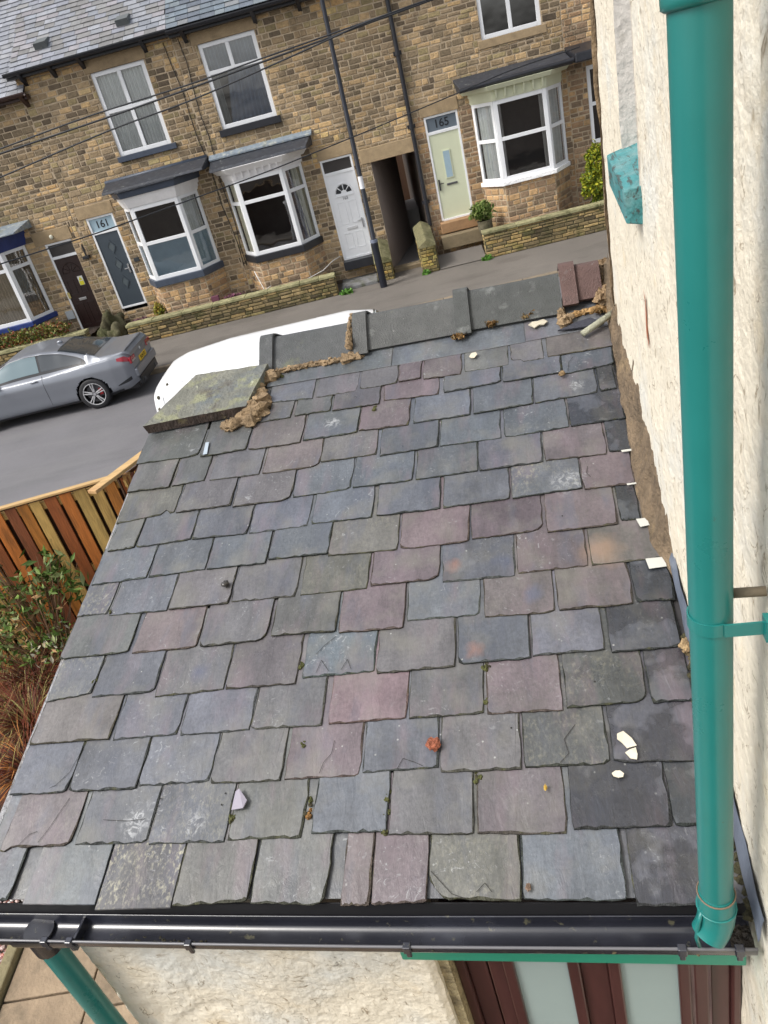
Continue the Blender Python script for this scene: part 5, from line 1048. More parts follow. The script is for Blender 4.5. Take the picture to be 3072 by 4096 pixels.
# ------------------------------------------------------------------ overhead cables
CG = 'overhead telephone cables'
def cable(label, pts, r=.013):
    q = [Vector(p) for p in pts]; b = MB(); P_ = []
    d0 = (q[0]-q[1])*1.2; q = [q[0]+d0]+q
    for i in range(len(q)-1):
        a, c = q[i], q[i+1]; m0 = (q[min(i+1, len(q)-1)]-q[max(i-1, 0)])*.5; m1 = (q[min(i+2, len(q)-1)]-q[i])*.5
        for k in range(6):
            t = k/6; P_.append(a*(2*t**3-3*t*t+1)+m0*(t**3-2*t*t+t)+c*(-2*t**3+3*t*t)+m1*(t**3-t*t))
    P_.append(q[-1]); b.tube(P_, r, 6); o = b.build('overhead_cable', M['cable'], W=Matrix.Translation(q[0]), smooth=True); tag(o, label, 'cable', CG)
cable('uppermost overhead cable crossing the two upper windows', [(-6.43, 15, 5.1), (-4.61, 15, 5.225), (-2.87, 15, 5.28), (-1.44, 15, 5.37), (-.25, 15, 5.44), (.76, 15, 5.50), (1.6, 15, 5.55), (3.0, 15, 5.64)])
cable('second overhead cable just under the uppermost one', [(-6.43, 15, 5.03), (-4.4, 15, 5.13), (-2.87, 15, 5.22), (-1.44, 15, 5.32), (-.25, 15, 5.40), (.76, 15, 5.475), (1.6, 15, 5.535), (3.0, 15, 5.63)], .016)
cable('third overhead cable sagging below the upper pair and meeting them at the right', [(-6.47, 14.6, 4.67), (-4.34, 14.6, 4.92), (-2.86, 14.6, 5.03), (-1.44, 14.6, 5.20), (-.25, 14.6, 5.36), (.34, 14.6, 5.44), (1.4, 14.8, 5.53), (3.0, 15, 5.62)])
cable('lowest overhead cable running across the bays up to the roof of bay 165', [(-6.87, 14, 3.37), (-5.37, 15, 3.38), (-4.37, 15.7, 3.42), (-2.42, 16.8, 3.52), (-1.24, 17.4, 3.62), (-.39, 17.8, 3.70), (.18, 18, 3.76), (2.26, 19, 3.98), (3.53, 19.6, 4.12), (5.13, 19.98, 4.20)], .012)

# ================================================================== the parked coupe
CX, CY = -5.86, 16.22                       # rear end, centre line; the car points towards -X
def lerp_t(tab, x):
    if x <= tab[0][0]: return tab[0][1]
    for (a, u), (c, v) in zip(tab[:-1], tab[1:]):
        if x <= c:
            t = (x-a)/(c-a); return u+(v-u)*t
    return tab[-1][1]
HW = [(0, .74), (.06, .80), (.16, .86), (.45, .895), (.95, .905), (1.5, .885), (2.6, .875), (3.5, .89), (4.0, .87), (4.3, .80), (4.45, .62)]
ZB_ = [(0, .86), (.12, .955), (.4, .965), (1.0, .945), (1.8, .915), (3.1, .90), (3.9, .80), (4.3, .68), (4.45, .55)]
ZR = [(0, .96), (.04, 1.00), (.10, 1.035), (.14, 1.04), (.30, 1.035), (.62, 1.045), (.80, 1.10), (1.1, 1.215), (1.45, 1.325), (1.85, 1.385), (2.25, 1.395), (2.6, 1.36), (2.95, 1.24), (3.3, 1.08), (3.5, .985), (3.8, .94), (4.2, .82), (4.45, .60)]
HG = [(0, .66), (.10, .70), (.62, .72), (.80, .66), (1.1, .62), (1.6, .585), (2.4, .58), (2.9, .60), (3.3, .68), (3.5, .74), (4.2, .68), (4.45, .5)]
ZL = [(0, .34), (.2, .26), (.6, .22), (4.0, .20), (4.45, .26)]
def cr(p, t):
    n = len(p)-1; i = min(int(t), n-1); f = t-i
    a, b_, c, d = p[max(i-1, 0)], p[i], p[i+1], p[min(i+2, n)]
    return tuple(.5*((2*b_[k])+(-a[k]+c[k])*f+(2*a[k]-5*b_[k]+4*c[k]-d[k])*f*f+(-a[k]+3*b_[k]-3*c[k]+d[k])*f**3) for k in (0, 1))
def csec(x):
    hw, zb, zr, hg, zl = (lerp_t(t, x) for t in (HW, ZB_, ZR, HG, ZL))
    zg = zr-.035 if zr-zb > .2 else zr-.015
    return [(hw-.07, zl), (hw-.012, zl+.10), (hw-.004, .48), (hw, .64), (hw-.008, .78), (hw-.05, zb-.03), (hw-.085, zb), (hg+.045, zb+(zg-zb)*.80), (hg-.02, zg+.004), (hg*.6, zr-.004), (0, zr)]
def cpt(x, s, off=0):
    def raw(x, s):
        sg = -1 if s <= 10 else 1; q = cr(csec(x), s if s <= 10 else 20-s); return Vector((CX-x, CY+sg*q[0], q[1]))
    p = raw(x, s)
    if off:
        e = .01; n = (raw(x+e, s)-raw(x-e, s)).cross(raw(x, min(s+e, 20))-raw(x, max(s-e, 0)))
        if n.length > 1e-9:
            n.normalize(); c = Vector((CX-x, CY, .6)); n = n if n.dot(p-c) > 0 else -n; p = p+n*off
    return p
car = thing('parked_car', 'satin blue grey two door coupe parked across the road with its rear showing', 'car', (CX-2.2, CY, 0))
mcar = mat('satin grey paint', (.20, .213, .240), rough=.28, metal=.35, spec=.5, coat=.25)
mblk = mat('car black trim', (.012, .013, .016), rough=.35); mgl = mat('tinted car glass', (.030, .038, .045), rough=.06, spec=.8); mgf = mat('front car glass', (.13, .19, .21), rough=.08, spec=.8)
XR, XFr = .98, 3.70
def arch(x, z, s): 
    return any((x-a)**2+(z-.33)**2 < .375**2 for a in (XR, XFr)) and (s < 5 or s > 15)
b = MB(); nx_, ns_ = 128, 140
V = [[cpt(4.45*i/nx_, 20*j/ns_) for j in range(ns_+1)] for i in range(nx_+1)]
k = len(b.v)
for row in V: b.v += row
for i in range(nx_):
    for j in range(ns_):
        xm, sm = 4.45*(i+.5)/nx_, 20*(j+.5)/ns_; zm = (V[i][j].z+V[i+1][j+1].z)/2
        if arch(xm, zm, sm): continue
        b.f.append((k+i*(ns_+1)+j, k+(i+1)*(ns_+1)+j, k+(i+1)*(ns_+1)+j+1, k+i*(ns_+1)+j+1)); b.c.append((1, 1, 1)); b.p.append((0, 0, 0))
n0 = [k+j for j in range(ns_+1)]; b.f.append(tuple(reversed(n0))); b.c.append((1, 1, 1)); b.p.append((0, 0, 0))
body = b.build('body', mcar, car, smooth=True, weld=True, auto=38)
def cpatch(name, m, x0, x1, s0, s1, off=.006, nx=16, ns=6, par=None, shape=None):
    b = MB()
    def fn(a, c):
        x = x0+(x1-x0)*a; lo, hi = (s0, s1) if shape is None else shape(a)
        return cpt(x, lo+(hi-lo)*c, off)
    b.grid(fn, nx, ns); return b.build(name, m, par or car, smooth=True)
for side in (0, 1):
    S = (lambda s: s) if side == 0 else (lambda s: 20-s)
    def sh_all(a, e=0):
        t = a; top = 6.35+1.35*min(1, (math.sin(min(1, t*1.05)*math.pi*.5)**.55))*(1 if t < .62 else max(.0, 1-((t-.62)/.38)**1.7))
        return (S(6.32-e), S(top+e*1.2))
    cpatch('window_surround', mblk, .93, 3.30, 0, 0, .005, 40, 8, shape=lambda a: sh_all(a, .14))
    w_ = cpatch('side_window', mgl, 1.02, 1.93, 0, 0, .009, 24, 8, shape=lambda a: sh_all((1.02-.93+a*.91)/2.37))
    w_ = cpatch('side_window', mgf, 1.98, 3.18, 0, 0, .009, 24, 8, shape=lambda a: sh_all((1.98-.93+a*1.2)/2.37))
    cpatch('sill_trim', mblk, .35, 4.1, S(0.0), S(.55), .008, 50, 4)
    b = MB(); b.tube([cpt(1.95, S(s), .002) for s in (1, 2, 3, 4, 5, 6.1)], .004, 5, (.02, .02, .02)); b.tube([cpt(3.2, S(s), .002) for s in (1, 2, 3, 4, 5, 6.0)], .004, 5); b.build('door_gap', mblk, body)
    b = MB(); p = [cpt(x, S(4.7), .02) for x in (2.05, 2.13, 2.21)]; b.tube(p, .014, 8); b.build('door_handle', mcar, body, smooth=True)
    for xw in (XR, XFr):
        yw = CY-.80 if side == 0 else CY+.80; sg = -1 if side == 0 else 1
        b = MB(); X = CX-xw; prof = [(.225, -.10), (.235, .105), (.30, .112), (.325, .095), (.333, .05), (.333, -.05), (.325, -.095), (.30, -.11)]
        b.grid(lambda a, c: (X+prof[round(c*7)][0]*math.cos(a*2*math.pi), yw+sg*prof[round(c*7)][1], .333+prof[round(c*7)][0]*math.sin(a*2*math.pi)), 40, 7); ty = b.build('wheel', mat('tyre rubber', (.014, .014, .016), rough=.7) if xw == XR and side == 0 else bpy.data.materials['tyre rubber'], car, smooth=True, auto=50)
        b = MB(); cc_ = (.42, .42, .43)
        b.tube([(X+.235*math.cos(i*math.pi/20), yw+sg*.10, .333+.235*math.sin(i*math.pi/20)) for i in range(41)], .011, 6, cc_, caps=False)
        for q in range(5):
            for d_ in (-.13, .13):
                a_ = 2*math.pi*q/5+.3; a2 = a_+d_; p0, p1 = .05, .232
                P0 = Vector((X+p0*math.cos(a_+d_*1.6), yw+sg*.085, .333+p0*math.sin(a_+d_*1.6))); P1 = Vector((X+p1*math.cos(a2), yw+sg*.098, .333+p1*math.sin(a2)))
                b.tube([P0, (P0+P1)/2+Vector((0, sg*.004, 0)), P1], [.017, .013, .012], 6, cc_)
        b.tube([(X, yw+sg*.07, .333), (X, yw+sg*.10, .333)], .035, 12, (.3, .3, .32)); b.build('rim', M['plain'], ty, smooth=True, auto=50)
        b = MB(); b.tube([(X, yw+sg*.02, .333), (X, yw+sg*.035, .333)], .185, 24, (.07, .07, .075)); b.tube([(X, yw-sg*.05, .333), (X, yw+sg*.0, .333)], .235, 24, (.01, .01, .01)); b.build('brake_disc', M['plain'], ty)
        b = MB(); b.box(X+.09, X+.17, yw+sg*.03-.02, yw+sg*.03+.02, .28, .42, (.45, .015, .02)); b.build('brake_caliper', M['plain'], ty, bevel=.01)
        b = MB(); yy = [cpt(xw, S(2.5)).y+sg*.004, yw-sg*.25]
        b.grid(lambda a, c: (X+.372*math.cos(math.pi*(1.12*a-.06)), yy[0]+(yy[1]-yy[0])*c-sg*.012, .33+.372*math.sin(math.pi*(1.12*a-.06))), 24, 2); b.build('wheel_arch', mblk, body, smooth=True)
    b = MB(); 
    # tail light: wraps from the side on to the rear face
    cpatch('tail_light', mat('red lens', (.30, .008, .02), rough=.12, coat=.5) if side == 0 else bpy.data.materials['red lens'], .0, .27, 0, 0, .008, 12, 5, shape=lambda a: (S(4.15+.45*a), S(5.25-.25*a)))
    cpatch('rear_side_trim', mblk, .10, .42, 0, 0, .006, 8, 4, shape=lambda a: (S(1.3+.9*(1-a)*.2), S(2.2-.8*a)))
def tshape(a): return (6.9+0*a, 13.1)
b = MB(); 
cpatch('rear_window', mgl, .74, 1.50, 8.15, 11.85, .006, 16, 20, shape=lambda a: (7.95+.15*a, 12.05-.15*a))
cpatch('windscreen', mgl, 2.70, 3.36, 8.0, 12.0, .006, 16, 20)
b = MB(); b.grid(lambda a, c: (lambda q: q+Vector((.028*c, 0, .022*c)))(cpt(.10+.0*c, 8.0+4.0*a, .002)), 24, 3); b.build('boot_spoiler', mcar, body, smooth=True)
def rbox(name, m, y0, y1, z0, z1, d0, d1, par=car, bev=.006, c=(1, 1, 1)):
    b = MB(); b.box(CX+d0, CX+d1, CY+y0, CY+y1, z0, z1, c); return b.build(name, m, par, bevel=bev)
rbox('rear_bumper', mcar, -.76, .76, .44, .62, -.02, .055, bev=.03)
rbox('diffuser', mblk, -.66, .66, .24, .43, -.04, .035, bev=.02)
for y in (-.50, .42): 
    b = MB(); b.tube([(CX-.02, CY+y+.04, .30), (CX+.05, CY+y+.04, .30)], .045, 14, (.08, .08, .085)); b.build('exhaust_tip', M['plain'], car, smooth=True, auto=50)
for sg in (-1, 1):
    y0, y1 = (-.80, -.46) if sg < 0 else (.46, .80)
    rl = rbox('tail_light', bpy.data.materials['red lens'], y0, y1, .75, .88, -.03, .012, bev=.015)
    rbox('reversing_lamp', M['metal'], (y0+.06 if sg < 0 else y0+.04), (y1-.04 if sg < 0 else y1-.06), .765, .805, .012, .018, rl, .003)
pt_ = rbox('number_plate', mat('yellow plate', (.80, .52, .01), rough=.4), -.26, .26, .63, .745, .0, .012, bev=.003)
text('YK24 JTU', (CX+.0135, CY, .687), (0, 1, 0), (0, 0, 1), .105, mat('plate black', (.01, .01, .01)), pt_, 'plate_lettering', .001, .92)
b = MB(); b.tube([(CX+.0, CY, .86), (CX+.008, CY, .86)], .035, 16, (.55, .57, .6)); b.build('round_badge', M['plain'], car, smooth=True, auto=50)
for sg in (-1, 1):
    b = MB(); p = cpt(3.02, 6.3 if sg < 0 else 13.7); b.blob(p.x, p.y+sg*.13, p.z+.035, .07, .11, .065, 10, .05); b.tube([p, p+Vector((0, sg*.06, .02))], .02, 6); b.build('door_mirror', mblk, car, smooth=True)
b = MB(); b.box(CX-.62, CX-.55, CY-.02, CY+.02, 1.37, 1.42); b = MB(); b.blob(CX-1.62, CY, 1.375, .07, .025, .035, 8, 0); b.build('roof_aerial', mcar, body, smooth=True)
b = MB(); b.box(CX-4.3, CX-.1, CY-.62, CY+.62, .18, .30); b.build('underbody', mblk, car)

# ================================================================== the white van behind the ridge
VX, VY = -3.58, 10.20
van = thing('parked_van', 'plain white van parked beyond the porch ridge with only its rear top showing', 'van', (VX+2.1, VY, 0))
mvan = mat('white van paint', (.86, .87, .88), rough=.25, coat=.4)
VHW = [(0, .70), (.05, .78), (.14, .83), (.4, .86), (1.2, .875), (3.4, .87), (4.0, .83), (4.3, .66)]
VZR = [(0, 1.66), (.05, 1.77), (.15, 1.85), (.35, 1.90), (1.0, 1.95), (2.75, 1.94), (3.15, 1.86), (3.45, 1.42), (3.7, 1.12), (4.1, 1.0), (4.3, .70)]
def vsec(x):
    hw, zr = lerp_t(VHW, x), lerp_t(VZR, x)
    zt = min(1.0, zr*.6)
    return [(hw-.05, .22), (hw, .40), (hw, .75), (hw-.01, zt), (hw-.045, zr*.76), (hw-.10, zr-.16), (hw-.17, zr-.055), (hw-.34, zr-.012), (hw*.35, zr), (0, zr+.004)]
def vpt(x, s, off=0):
    sg = -1 if s <= 9 else 1; q = cr(vsec(x), s if s <= 9 else 18-s); return Vector((VX+x, VY+sg*(q[0]+off), q[1]))
b = MB(); nx_, ns_ = 90, 90
V = [[vpt(4.3*i/nx_, 18*j/ns_) for j in range(ns_+1)] for i in range(nx_+1)]; k = 0
for row in V: b.v += row
for i in range(nx_):
    for j in range(ns_):
        xm, sm = 4.3*(i+.5)/nx_, 18*(j+.5)/ns_; zm = (V[i][j].z+V[i+1][j+1].z)/2
        if any((xm-a)**2+(zm-.31)**2 < .35**2 for a in (.85, 3.55)) and (sm < 4 or sm > 14): continue
        b.f.append((i*(ns_+1)+j, i*(ns_+1)+j+1, (i+1)*(ns_+1)+j+1, (i+1)*(ns_+1)+j)); b.c.append((1, 1, 1)); b.p.append((0, 0, 0))
b.f.append(tuple(range(ns_+1))); b.c.append((1, 1, 1)); b.p.append((0, 0, 0))
vb = b.build('body', mvan, van, smooth=True, weld=True, auto=40)
b = MB()
for loop in ([(.42, 3.0), (.42, 4.6), (.55, 4.9), (1.5, 4.9), (1.62, 4.6), (1.62, 3.0), (.42, 3.0)], ):
    b.tube([vpt(x, s, .003) for x, s in loop], .006, 5)
b.tube([vpt(x, 2.6, .003) for x in (.1, 1, 2, 3)], .008, 5); b.tube([vpt(x, 5.9, .003) for x in (.12, .5, 1, 2, 3)], .007, 5); b.tube([vpt(.20, s, .003) for s in (2, 3, 4, 5, 5.8)], .006, 5)
b.build('panel_crease', mat('van crease', (.60, .62, .64), rough=.3), vb)
for x, s in ((.10, 4.6), (.14, 5.2), (.30, 6.1)):
    b = MB(); p = vpt(x, s); b.blob(p.x, p.y-.005, p.z, .022, .012, .03, 6, .1, (.12, .11, .08)); b.build('door_hinge', M['plain'], vb, smooth=True)
for x in (.85, 3.55):
    for sg in (-1, 1):
        b = MB(); b.tube([(VX+x, VY+sg*.62, .31), (VX+x, VY+sg*.84, .31)], .31, 28); w_ = b.build('wheel', bpy.data.materials['tyre rubber'], van, smooth=True, auto=50)
        b = MB(); b.tube([(VX+x, VY+sg*.83, .31), (VX+x, VY+sg*.85, .31)], .19, 20, (.25, .25, .26)); b.build('rim', M['plain'], w_, smooth=True, auto=50)
b = MB(); b.grid(lambda a, c: vpt(3.12+.48*a, 6.4+5.2*c, 0)+Vector((.006, 0, .008)), 8, 12); b.build('windscreen', mgl, van, smooth=True)
for sg in (-1, 1):
    b = MB(); b.box(VX-.006, VX+.02, VY+sg*.66-.06, VY+sg*.66+.06, .75, 1.10, (.35, .01, .015)); b.build('tail_light', M['plain'], van, bevel=.01)

# ================================================================== the timber fence and the yard
TC = [(.42, .135, .024), (.30, .085, .020), (.44, .28, .085), (.24, .072, .024), (.42, .16, .026), (.44, .29, .09), (.20, .055, .02)]
fence = thing('fence', 'new orange and yellow timber board fence with a pale cap rail', 'fence', (-4.3, 6.4, .1))
def fpanel(A, B_, z0, z1, seed, cols, n=None):
    P, L = frameP(A, B_); r = random.Random(seed); b = MB(); s = 0; i = 0; back = MB()
    while s < L:
        w = .112*r.uniform(.9, 1.1); c = cols[i % len(cols)]; k = r.uniform(.8, 1.15); c = tuple(v*k for v in c)
        q = r.uniform(-.004, .004)
        b.hexa([P(s, z0, .022), P(s+w, z0, .022), P(s+w, z0, .004), P(s, z0, .004), P(s+q, z1-.02, .022), P(s+w+q, z1-.02, .022), P(s+w, z1-.02, .004), P(s, z1-.02, .004)], c)
        g = .032*r.uniform(.5, 1.3); s += w+g; i += 1
    s = -.05
    while s < L:
        w = .10; back.hexa([P(s, z0, -.05), P(s+w, z0, -.05), P(s+w, z0, -.07), P(s, z0, -.07), P(s, z1-.02, -.05), P(s+w, z1-.02, -.05), P(s+w, z1-.02, -.07), P(s, z1-.02, -.07)], (.05, .022, .010)); s += .103
    b.build('boards', M['timber'], fence, bevel=.003); back.build('back_boards', M['timber'], fence)
    for z in (z1-.08, z0+.95, z0+.15):
        b = MB(); fbox(b, P, -.02, L+.02, z-.045, z+.03, -.048, .002, (.42, .27, .085)); b.build('rail', M['timber'], fence)
    return P, L
P_, L_ = fpanel((-7.2, 6.05), (-3.02, 6.60), .1, 1.93, 3, [TC[i] for i in (0, 3, 4, 2, 1, 0, 5, 2, 4, 1)])
Q, LQ = fpanel((-3.00, 6.58), (-2.3, 8.0), .1, 1.93, 4, [TC[6], TC[3], TC[1]])
mcap = mat('pale cap timber', (.52, .34, .15), rough=.7, var=.25, vscale=3, stretch=(1, 6, 6), bump=.2, bscale=20, stain=[((.42, .17, .08), 2, .55, .7, .5)])
b = MB(); fbox(b, P_, -.02, L_-.02, 1.925, 1.95, -.03, .035); b.build('cap_rail', mcap, fence, bevel=.005)
b = MB(); fbox(b, Q, -.42, LQ, 1.97, 2.005, -.055, .055); b.build('cap_rail', mcap, fence, bevel=.005)
b = MB(); fbox(b, P_, L_-.01, L_+.06, .1, 1.925, -.05, .03, (.40, .22, .07)); b.build('fence_post', M['timber'], fence, bevel=.006)
VG = [(.10, .17, .03), (.16, .24, .05), (.06, .11, .02), (.26, .30, .12), (.30, .18, .08)]
plant('shrub', 'leafy green and cream shrub growing against the timber fence', 'shrub', -4.25, 6.05, .1,
      [(.0, 0, .95, .50, .22, .45, 420, .038, VG, 2.0, .1), (.38, .12, 1.12, .34, .12, .38, 170, .045, VG[:4], 2.6, .1), (-.45, -.1, .65, .5, .3, .4, 520, .034, VG, 2.0, .1), (.15, -.1, .5, .5, .3, .3, 380, .034, VG+[(.40, .38, .28)], 2.0, .1), (-.1, 0, 1.5, .12, .1, .25, 50, .04, VG, 2.2, .1)], 31, stems=60, stemc=(.20, .12, .07))
def reeds(label, x, y, n, h, cols, seed, spread=.5, lean=(0, 0)):
    r = random.Random(seed); b = MB()
    for i in range(n):
        a = r.uniform(0, 6.283); rr = r.uniform(0, .14); p = Vector((x+rr*math.cos(a), y+rr*math.sin(a), .1)); d = Vector((math.cos(a)*r.uniform(.1, 1)*spread+lean[0], math.sin(a)*r.uniform(.1, 1)*spread+lean[1], 0)); hh_ = h*r.uniform(.5, 1.1); w = r.uniform(.004, .009)
        sd = Vector((-math.sin(a), math.cos(a), 0))*w; c = cols[r.randrange(len(cols))]; prev = None
        for k in range(5):
            t = k/4; q = p+d*(t**1.5)*1.2+Vector((0, 0, hh_*(t*1.5-t*t*.9))); ww = sd*(1-t*.85)
            if prev: b.face([prev[0], prev[1], q+ww, q-ww], c)
            prev = (q-ww, q+ww)
    o = b.build('grass_clump', M['leaf'], W=T(x, y, .1)); tag(o, label, 'ornamental grass', 'dead grass clumps by the porch')
DG = [(.13, .032, .016), (.19, .055, .022), (.10, .026, .016), (.26, .15, .06), (.07, .036, .022), (.17, .04, .02)]
reeds('dark red grass clump nearest the timber fence', -4.35, 5.75, 420, .75, DG, 1, .7)
reeds('rust red grass clump in the middle of the yard bed', -4.25, 5.25, 480, .6, DG+[(.34, .30, .10)], 2, .8)
reeds('orange red straggly grass clump nearest the porch eaves', -4.0, 4.65, 420, .55, DG+[(.5, .2, .05)], 3, .75)
reeds('olive grass clump at the frame edge below the shrub', -4.75, 5.7, 300, .55, [(.16, .15, .04), (.25, .20, .07), (.12, .05, .03)], 4, .7)
b = MB(); b.hexa([(-5.2, 4.70, .10), (-4.05, 4.62, .10), (-4.05, 4.80, .10), (-5.2, 4.90, .10), (-5.2, 4.70, .24), (-4.05, 4.62, .24), (-4.05, 4.80, .24), (-5.2, 4.90, .24)], (.13, .10, .07)); tag(b.build('timber_sleeper', M['timber'], W=T(-4.6, 4.75, .1), bevel=.01), 'grey brown timber sleeper edging the bed of dead grass', 'timber sleeper')
b = MB(); b.grid(lambda a, c: (-6.5+5.2*a, -1+7.7*c, .085+.02*noise.noise(Vector((a*16, c*22, 0)))), 80, 120); tag(b.build('yard', M['soil']), kind='structure')
b = MB(); r_ = random.Random(5)
for i in range(4):
    for j in range(9):
        x0 = -3.50+.62*i; y0 = -.9+.50*j+(.0 if i % 2 else .13); k = r_.uniform(.85, 1.15); b.box(x0+.006, x0+.612, y0+.006, y0+.492, .06, .115+r_.uniform(-.004, .004), (.27*k, .20*k, .13*k))
tag(b.build('paving', M['kerb'], bevel=.006), kind='structure')
b = MB(); b.box(-3.60, -3.515, -.9, 3.62, .06, .16, (.20, .17, .09)); tag(b.build('path_edging', M['kerb'], bevel=.01), kind='structure')
b = MB()
for i in range(1500):
    k = r_.uniform(.7, 1.2); c = [(.30, .10, .07), (.42, .30, .27), (.22, .08, .06), (.55, .52, .50)][r_.randrange(4)]; s = r_.uniform(.010, .022)
    b.blob(r_.uniform(-4.5, -3.61), r_.uniform(2.5, 3.6), .105+r_.uniform(0, .02), s, s*.8, s*.6, 3, .3, tuple(v*k for v in c), seed=i)
tag(b.build('gravel', M['plain']), 'red and white gravel', None, kind='stuff'); bpy.data.objects['gravel'].pop('label', None)

# ================================================================== loose things lying on the slates
MPI = MP
def onroof(name, label, cat, u, v, m, fn, smooth=False, h=.028, bevel=0, grp=None):
    b = PB(); fn(b, u, v, h); q = MP @ Vector(RP(u, v, h)); o = b.build(name, m, W=T(*q) @ Matrix.Rotation(A0, 4, 'Z'), smooth=smooth, bevel=bevel); tag(o, label, cat, grp); return o
def flake(pts, th=.004, c=(.52, .475, .37), warp=.004):
    def f(b, u, v, h):
        n = len(pts); top = [RP(u+p[0], v+p[1], h+th+warp*math.sin(p[0]*90+p[1]*40)) for p in pts]; lo_ = [RP(u+p[0], v+p[1], h+warp*math.sin(p[0]*90+p[1]*40)) for p in pts]
        b.face(top, c)
        for i in range(n): j = (i+1) % n; b.face([lo_[i], lo_[j], top[j], top[i]], c)
    return f
def lump(r, c, flat=.6, sx=1.0):
    def f(b, u, v, h):
        q = RP(u, v, h+r*flat*.5); b.blob(q[0], q[1], q[2], r*sx, r, r*flat, 7, .4, c, seed=u*31+v)
    return f
PF = 'flakes of cream paint on the slates'
onroof('paint_flake', 'largest cream paint flake on the wet slate beside the teal pipe', 'paint flake', .095, 1.078, M['plain'], flake([(-.028, .028), (-.008, .033), (.014, .008), (.026, -.018), (-.004, -.022), (-.016, -.004), (-.030, .010)]), grp=PF)
onroof('paint_flake', 'smaller cream paint flake just below the largest one', 'paint flake', .103, 1.036, M['plain'], flake([(-.020, .006), (-.004, .014), (.014, .018), (.016, -.004), (.012, -.020), (-.006, -.014)]), grp=PF)
onroof('paint_flake', 'small oval cream paint flake on the slate one course below the others', 'paint flake', .052, .972, M['plain'], flake([(-.018, .006), (-.006, .012), (.008, .010), (.018, 0), (.014, -.010), (0, -.010), (-.014, -.004)]), grp=PF)
onroof('paint_flake', 'crumbled cream paint flake on the long top slate under the ridge', 'paint flake', -.024, 3.387, M['plain'], flake([(-.05, .0), (-.03, .03), (0, .018), (.03, .035), (.05, .01), (.03, -.02), (.005, -.01), (-.02, -.03), (-.035, -.012)], .006), grp=PF)
onroof('paint_flake', 'tiny cream paint flake on the second course left of the middle of the ridge', 'paint flake', -.369, 3.215, M['plain'], flake([(-.022, 0), (-.01, .02), (.014, .018), (.022, -.002), (.006, -.02), (-.012, -.014)]), grp=PF)
onroof('brick_fragment', 'broken piece of orange red brick on a blue slate low on the roof', 'brick fragment', -.535, 1.099, mat('brick crumb', (.34, .11, .06), rough=.95, var=.5, vscale=60, bump=1, bscale=120), lump(.026, (1, 1, 1), .6))
onroof('bark_crumb', 'brown flat crumb at the lower left corner of a wet blue slate above the gutter', 'leaf', -.243, .650, M['leaf'], lump(.013, (.15, .10, .07), .35, .6))
onroof('seed_husk', 'small yellow seed husk on a pink grey slate', 'seed', -.172, .94, M['leaf'], lump(.010, (.42, .27, .05), .5, .5))
onroof('snail', 'small dark snail with a pale shell on a grey slate on the left', 'snail', -1.480, 1.885, mat('snail shell', (.05, .045, .04), rough=.2, spec=.8), lump(.017, (1, 1, 1), .8), smooth=True)
onroof('mortar_crumb', 'tan mortar crumb beside the teal pipe next to the lead flashing', 'mortar piece', .331, 1.40, M['mortarb'], lump(.030, (.42, .29, .15), .7, .7), smooth=True)
onroof('mortar_crumb', 'small tan mortar crumb at the tip of a broken slate under the top right', 'mortar piece', .060, 2.945, M['mortarb'], lump(.016, (.30, .20, .10), .8), smooth=True)
onroof('twig', 'thick pale mossy stick lying from the wall on to the top slates', 'stick', .19, 3.235, mat('weathered stick', (.33, .33, .25), rough=.9, var=.4, vscale=30, bump=.6, bscale=60, stain=[((.12, .14, .05), 12, .5, .7, .6)]),
       lambda b, u, v, h: b.tube([RP(.185, 3.215, .045), RP(.26, 3.26, .055), RP(.36, 3.315, .075)], [.016, .017, .016], 10), smooth=True)
onroof('slate_fragment', 'dark triangular broken slate lying behind the pale stick', 'slate fragment', .20, 3.315, mat('dark slate piece', (.035, .037, .05), rough=.85, bump=.5, bscale=40), flake([(-.13, -.02), (-.04, .025), (.04, .045), (.06, .02), (.10, -.03), (.03, -.035)], .007))
onroof('slate_fragment', 'pale lilac slate shard jammed in a joint above the gutter on the left', 'slate fragment', -1.215, .925, mat('lilac shard', (.26, .24, .29), rough=.5), flake([(-.020, .040), (-.006, .048), (.030, .008), (.022, -.020), (-.022, -.024)], .005))
DBR = [(.26, .15, .055), (.20, .12, .05), (.12, .08, .03)]
for lab, u, v, r in (('brown leaf litter below the second ridge tile', -.444, 3.395, .040), ('brown leaf crumbs near the middle of the ridge', -.266, 3.450, .03), ('brown leaf litter under the right end of the third ridge tile', -.075, 3.475, .042), ('brown leaf litter by the wall behind the pale stick', .30, 3.395, .038)):
    def f(b, u_, v_, h, r=r):
        rr = random.Random(int(u_*1000)); leaves(b, *RP(u_, v_, h+.012), r*1.3, r*.8, .014, 70, .02, DBR, rr, 1.5, 0)
    onroof('leaf_litter', lab, 'dead leaves', u, v, M['leaf'], f, grp='dead leaves under the ridge')
MG = 'moss tufts growing in the slate joints'
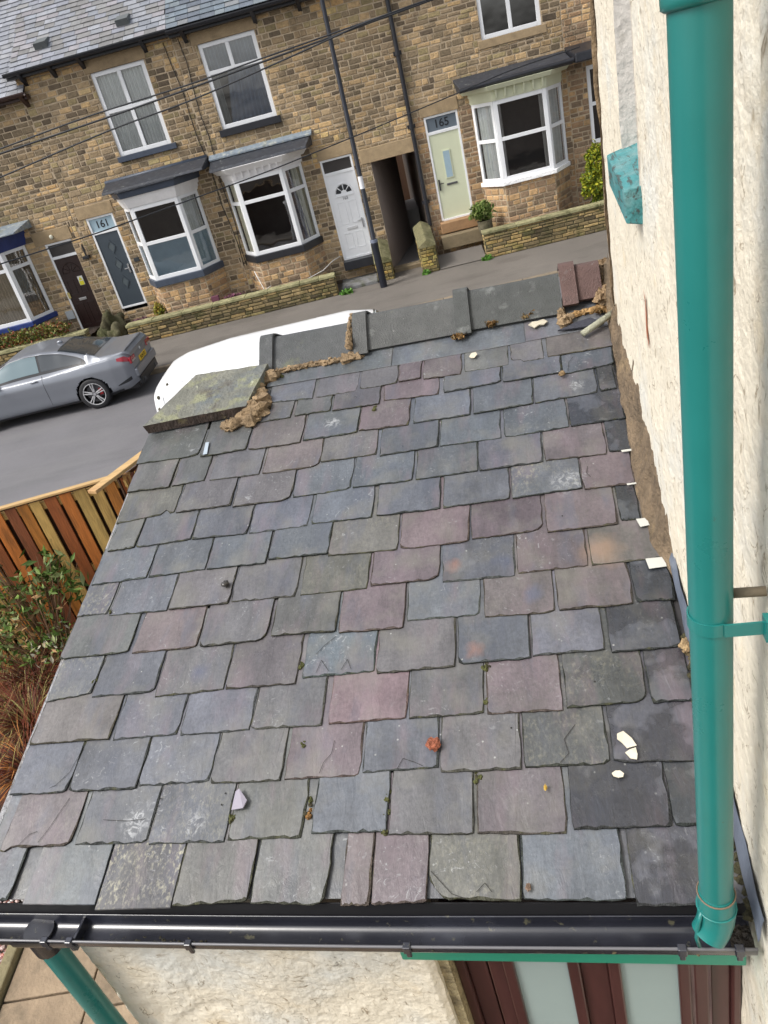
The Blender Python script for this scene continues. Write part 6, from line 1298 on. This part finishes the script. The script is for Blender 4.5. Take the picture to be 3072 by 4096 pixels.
MT = [('right of the lilac shard near the gutter', -1.238, .885, .020), ('in a joint left of the lowest blue slates', -.961, .929, .016), ('orange brown in the joint left of the lower middle blue slate', -.959, .893, .018), ('high in the joint right of the lower middle blue slate', -.684, .937, .018),
      ('midway down the joint right of the lower middle blue slate', -.689, .880, .018), ('at the foot of the joint right of the lower middle blue slate', -.694, .835, .020), ('at the top of the joint between two lower pink slates', -.385, .99, .018), ('on the purple slate left of the brick fragment', -1.018, 1.136, .016),
      ('at the head of the joint above the brick fragment', -.352, 1.389, .020), ('at the foot of the joint above the brick fragment', -.352, 1.26, .016), ('in the joint of the fourth course near the ridge', -.887, 2.935, .022), ('beside the snail in the left verge joint', -2.035, 1.82, .018), ('in the joint beside the dark left slates', -1.988, 1.47, .016), ('in the joint left of the scratched blue slate', -1.065, 1.46, .016), ('by the mortar lump at the ridge corner', -1.47, 3.36, .024)]
for lab, u, v, r in MT:
    def f(b, u_, v_, h, r=r):
        rr = random.Random(int(u_*1000+v_*77)); q = RP(u_, v_, h)
        for i in range(5): b.blob(q[0]+rr.uniform(-r, r)*.5, q[1]+rr.uniform(-r, r), q[2]-.004, r*.45, r*.5, r*.4, 5, .5, ((.07, .075, .02) if 'orange' not in lab else (.22, .11, .03)) if rr.random() < .7 else (.045, .04, .02), seed=rr.random()*40)
    onroof('moss_tuft', 'moss tuft '+lab, 'moss', u, v, M['mortarb'], f, grp=MG, h=.016)
TG = 'pale fixing tags under the right hand slates'
for lab, pts in (('square white card under the slates beside the mortar and pipe', [(.262, 1.79), (.330, 1.79), (.330, 1.745), (.268, 1.742)]), ('white card corner one course above the square card', [(.258, 1.988), (.305, 1.988), (.305, 1.95), (.268, 1.946)]),
                 ('thin white strip under the fourth slate from the top beside the wall', [(.255, 2.378), (.302, 2.378), (.300, 2.366), (.258, 2.366)]), ('thin white strip two courses above the square card', [(.250, 2.182), (.296, 2.182), (.292, 2.174), (.252, 2.172)])):
    b = PB(); top = [RP(u, v, .0285) for u, v in pts]; lo_ = [RP(u, v, .027) for u, v in pts]; b.face(top, (.50, .50, .46)); [b.face([lo_[i], lo_[(i+1) % 4], top[(i+1) % 4], top[i]], (.4, .4, .36)) for i in range(4)]
    q = MP @ Vector(RP(*pts[0], .027)); tag(b.build('white_card', M['plain'], W=T(*q)), lab, 'card', TG)
b = PB(); pts = [(-1.815, 2.862), (-1.795, 2.862), (-1.785, 2.77), (-1.808, 2.768)]; top = [RP(u, v, .030) for u, v in pts]; b.face(top, (.36, .42, .48)); lo_ = [RP(u, v, .0275) for u, v in pts]; [b.face([lo_[i], lo_[(i+1) % 4], top[(i+1) % 4], top[i]], (.3, .34, .4)) for i in range(4)]
b.build('metal_clip', M['plain'], porch)
